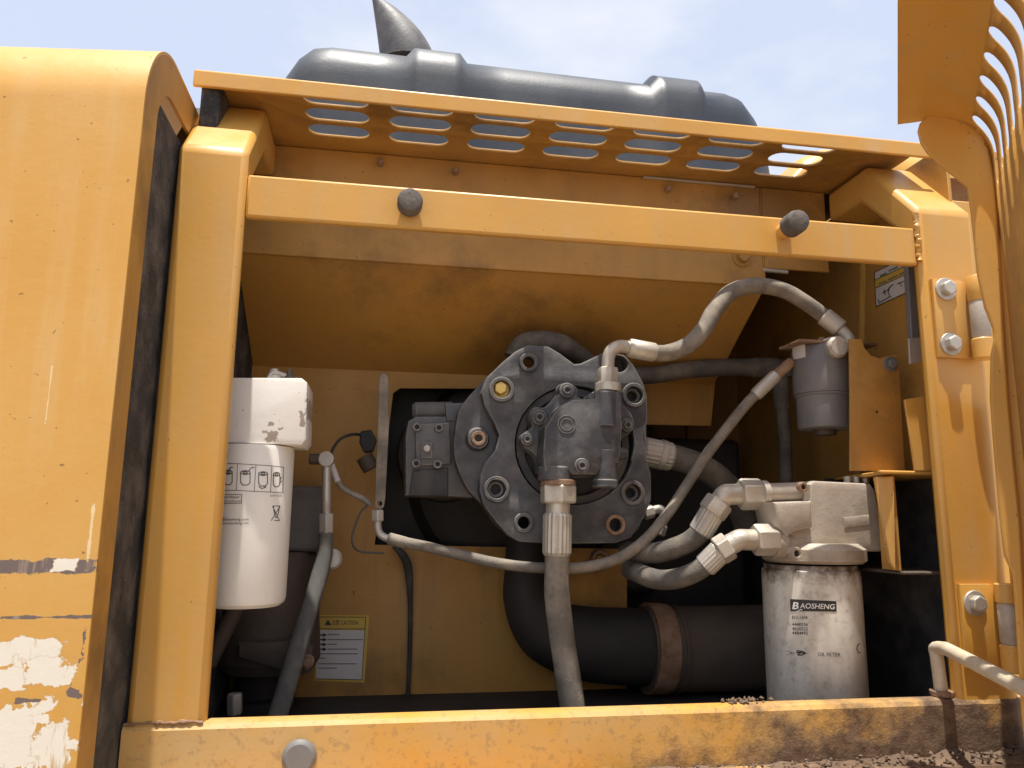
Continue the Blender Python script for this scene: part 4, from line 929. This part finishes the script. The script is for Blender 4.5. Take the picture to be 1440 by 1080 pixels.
for y, xa, xb in ((892.5, 461, 477), (899.5, 461, 510), (906, 461, 473), (912.8, 461, 503), (919.5, 449, 503), (925.5, 448, 457), (933.5, 448, 501), (939.5, 448, 473)):
    seg = []; x = xa
    while x < xb: w = rr.uniform(1.6, 5.5); seg.append([(x, y), (min(x+w, xb), y)]); x += w+1.1
    strokes('text_line', seg, 1.5, pj(0.0018), 'ink_grey', cs)
ds = thing('diagram_label', 'white and yellow diagram label on the inner side wall', 'label')
pw = lambda o: (lambda x, y: PX(x, y, 0.9535-o))
patch('backing', [(1229.5,383),(1290,354),(1291,404),(1231.5,431)], pw(0.0008), 'paper', ds, 2)
patch('yellow_band', [(1230.5,394.5),(1290,366.5),(1290.3,378),(1231,404.5)], pw(0.0013), 'sticker_yellow', ds, 2)
strokes('border', [[(1229.5,383),(1290,354)], [(1230,394),(1290,366)], [(1231,405),(1290,378.5)], [(1231.5,431),(1291,404)], [(1229.5,383),(1231.5,431)]], 0.9, pw(0.0017), 'ink', ds)
strokes('diagram', [[(1235,421),(1236,426),(1248,419),(1252,416)], [(1241,412),(1248,408),(1252,403),(1256,400)], [(1250,405),(1249,412),(1253,418)], [(1262,399),(1272,395)], [(1243,407),(1245,414)], [(1265,398),(1268,402)]], 1.1, pw(0.0017), 'ink', ds)
strokes('text_line', [[(1236,399.5),(1246,395)], [(1249,393.5),(1262,387.5)], [(1265,386),(1274,382)], [(1238,388),(1246,384)], [(1250,381),(1262,375.5)]], 2.0, pw(0.0017), 'ink_grey', ds)

# ================================================================== dirt on the ledge
ld = thing('lower_ledge', 'mud caked ledge below the sill', 'ledge')
box('ledge', (-0.305, -0.055, 1.10), (1.05, -0.0045, 1.168), 'sill', ld, 0.004)
def heap():
    r = random.Random(5); v, f = [], []
    nx, ny = 260, 9
    for i in range(nx+1):
        for j in range(ny+1):
            t = i/nx; x = 0.02+1.02*t; y = -0.0535+0.0485*j/ny
            e = max(0, mnoise.fractal(Vector((x*22, y*22, 3)), 0.9, 2.2, 6)*0.007+mnoise.noise(Vector((x*7, 0.3, 8)))*0.006+0.009*t*(j/ny)-0.003)
            v.append((x, y, 1.1675+e*min(1, t*6)*(1 if 0 < j else 0.2)))
    f = [(i*(ny+1)+j, (i+1)*(ny+1)+j, (i+1)*(ny+1)+j+1, i*(ny+1)+j+1) for i in range(nx) for j in range(ny)]
    for q in range(380):
        t = r.random()**0.7; x = 0.06+0.96*t; y = -0.050+0.040*r.random(); s = r.uniform(0.0010, 0.0040)*(0.6+0.7*t)
        z = 1.169+0.012*t*r.random()
        i = len(v)
        for (a, b, c) in ((1,0,0),(-1,0,0),(0,1,0),(0,-1,0),(0,0,1),(0,0,-1)):
            v.append((x+a*s*r.uniform(.6, 1.3), y+b*s*r.uniform(.6, 1.3), z+c*s*r.uniform(.5, 1)))
        for t3 in ((0,2,4),(2,1,4),(1,3,4),(3,0,4),(2,0,5),(1,2,5),(3,1,5),(0,3,5)): f.append(tuple(i+e for e in t3))
    o = mk('loose_earth', v, f, 'earth', None, 0, True, 80, fix=False); tag(o, 'dry crumbled earth lying along the ledge below the sill', 'earth', None, 'stuff')
heap()
def crumbs():
    r = random.Random(9); v, f = [], []
    for q in range(60):
        x = P(1045, 990, 0.02).x+r.gauss(0, 0.018); y = 0.02+r.uniform(-.012, .015); s = r.uniform(0.0015, 0.0045); z = 1.2455+s*0.5
        i = len(v)
        for (a, b, c) in ((1,0,0),(-1,0,0),(0,1,0),(0,-1,0),(0,0,1),(0,0,-1)): v.append((x+a*s*r.uniform(.6, 1.3), y+b*s*r.uniform(.6, 1.3), z+c*s*r.uniform(.5, 1)))
        for t3 in ((0,2,4),(2,1,4),(1,3,4),(3,0,4),(2,0,5),(1,2,5),(3,1,5),(0,3,5)): f.append(tuple(i+e for e in t3))
    o = mk('dust_crumbs', v, f, 'earth', None, 0, True, 80); tag(o, 'small pile of dust crumbs on the sill edge near the oil filter', 'dust', None, 'stuff')
crumbs()

# ================================================================== place every origin
for o in ROOTS:
    ch = [c for c in o.children_recursive]
    lo = Vector((1e9,)*3); hi = -lo
    for c in ch:
        wl_ = Vector(c['wl'])
        for q in c.data.vertices:
            p = wl_+q.co
            for i in range(3): lo[i] = min(lo[i], p[i]); hi[i] = max(hi[i], p[i])
    o['wl'] = [(lo.x+hi.x)/2, (lo.y+hi.y)/2, lo.z]
for o in list(COL.objects):
    if 'wl' not in o.keys(): continue
    p = Vector(o['wl'])
    if o.parent: p = p-Vector(o.parent['wl'])
    o.location = p
for o in list(COL.objects):
    if 'wl' in o.keys(): del o['wl']
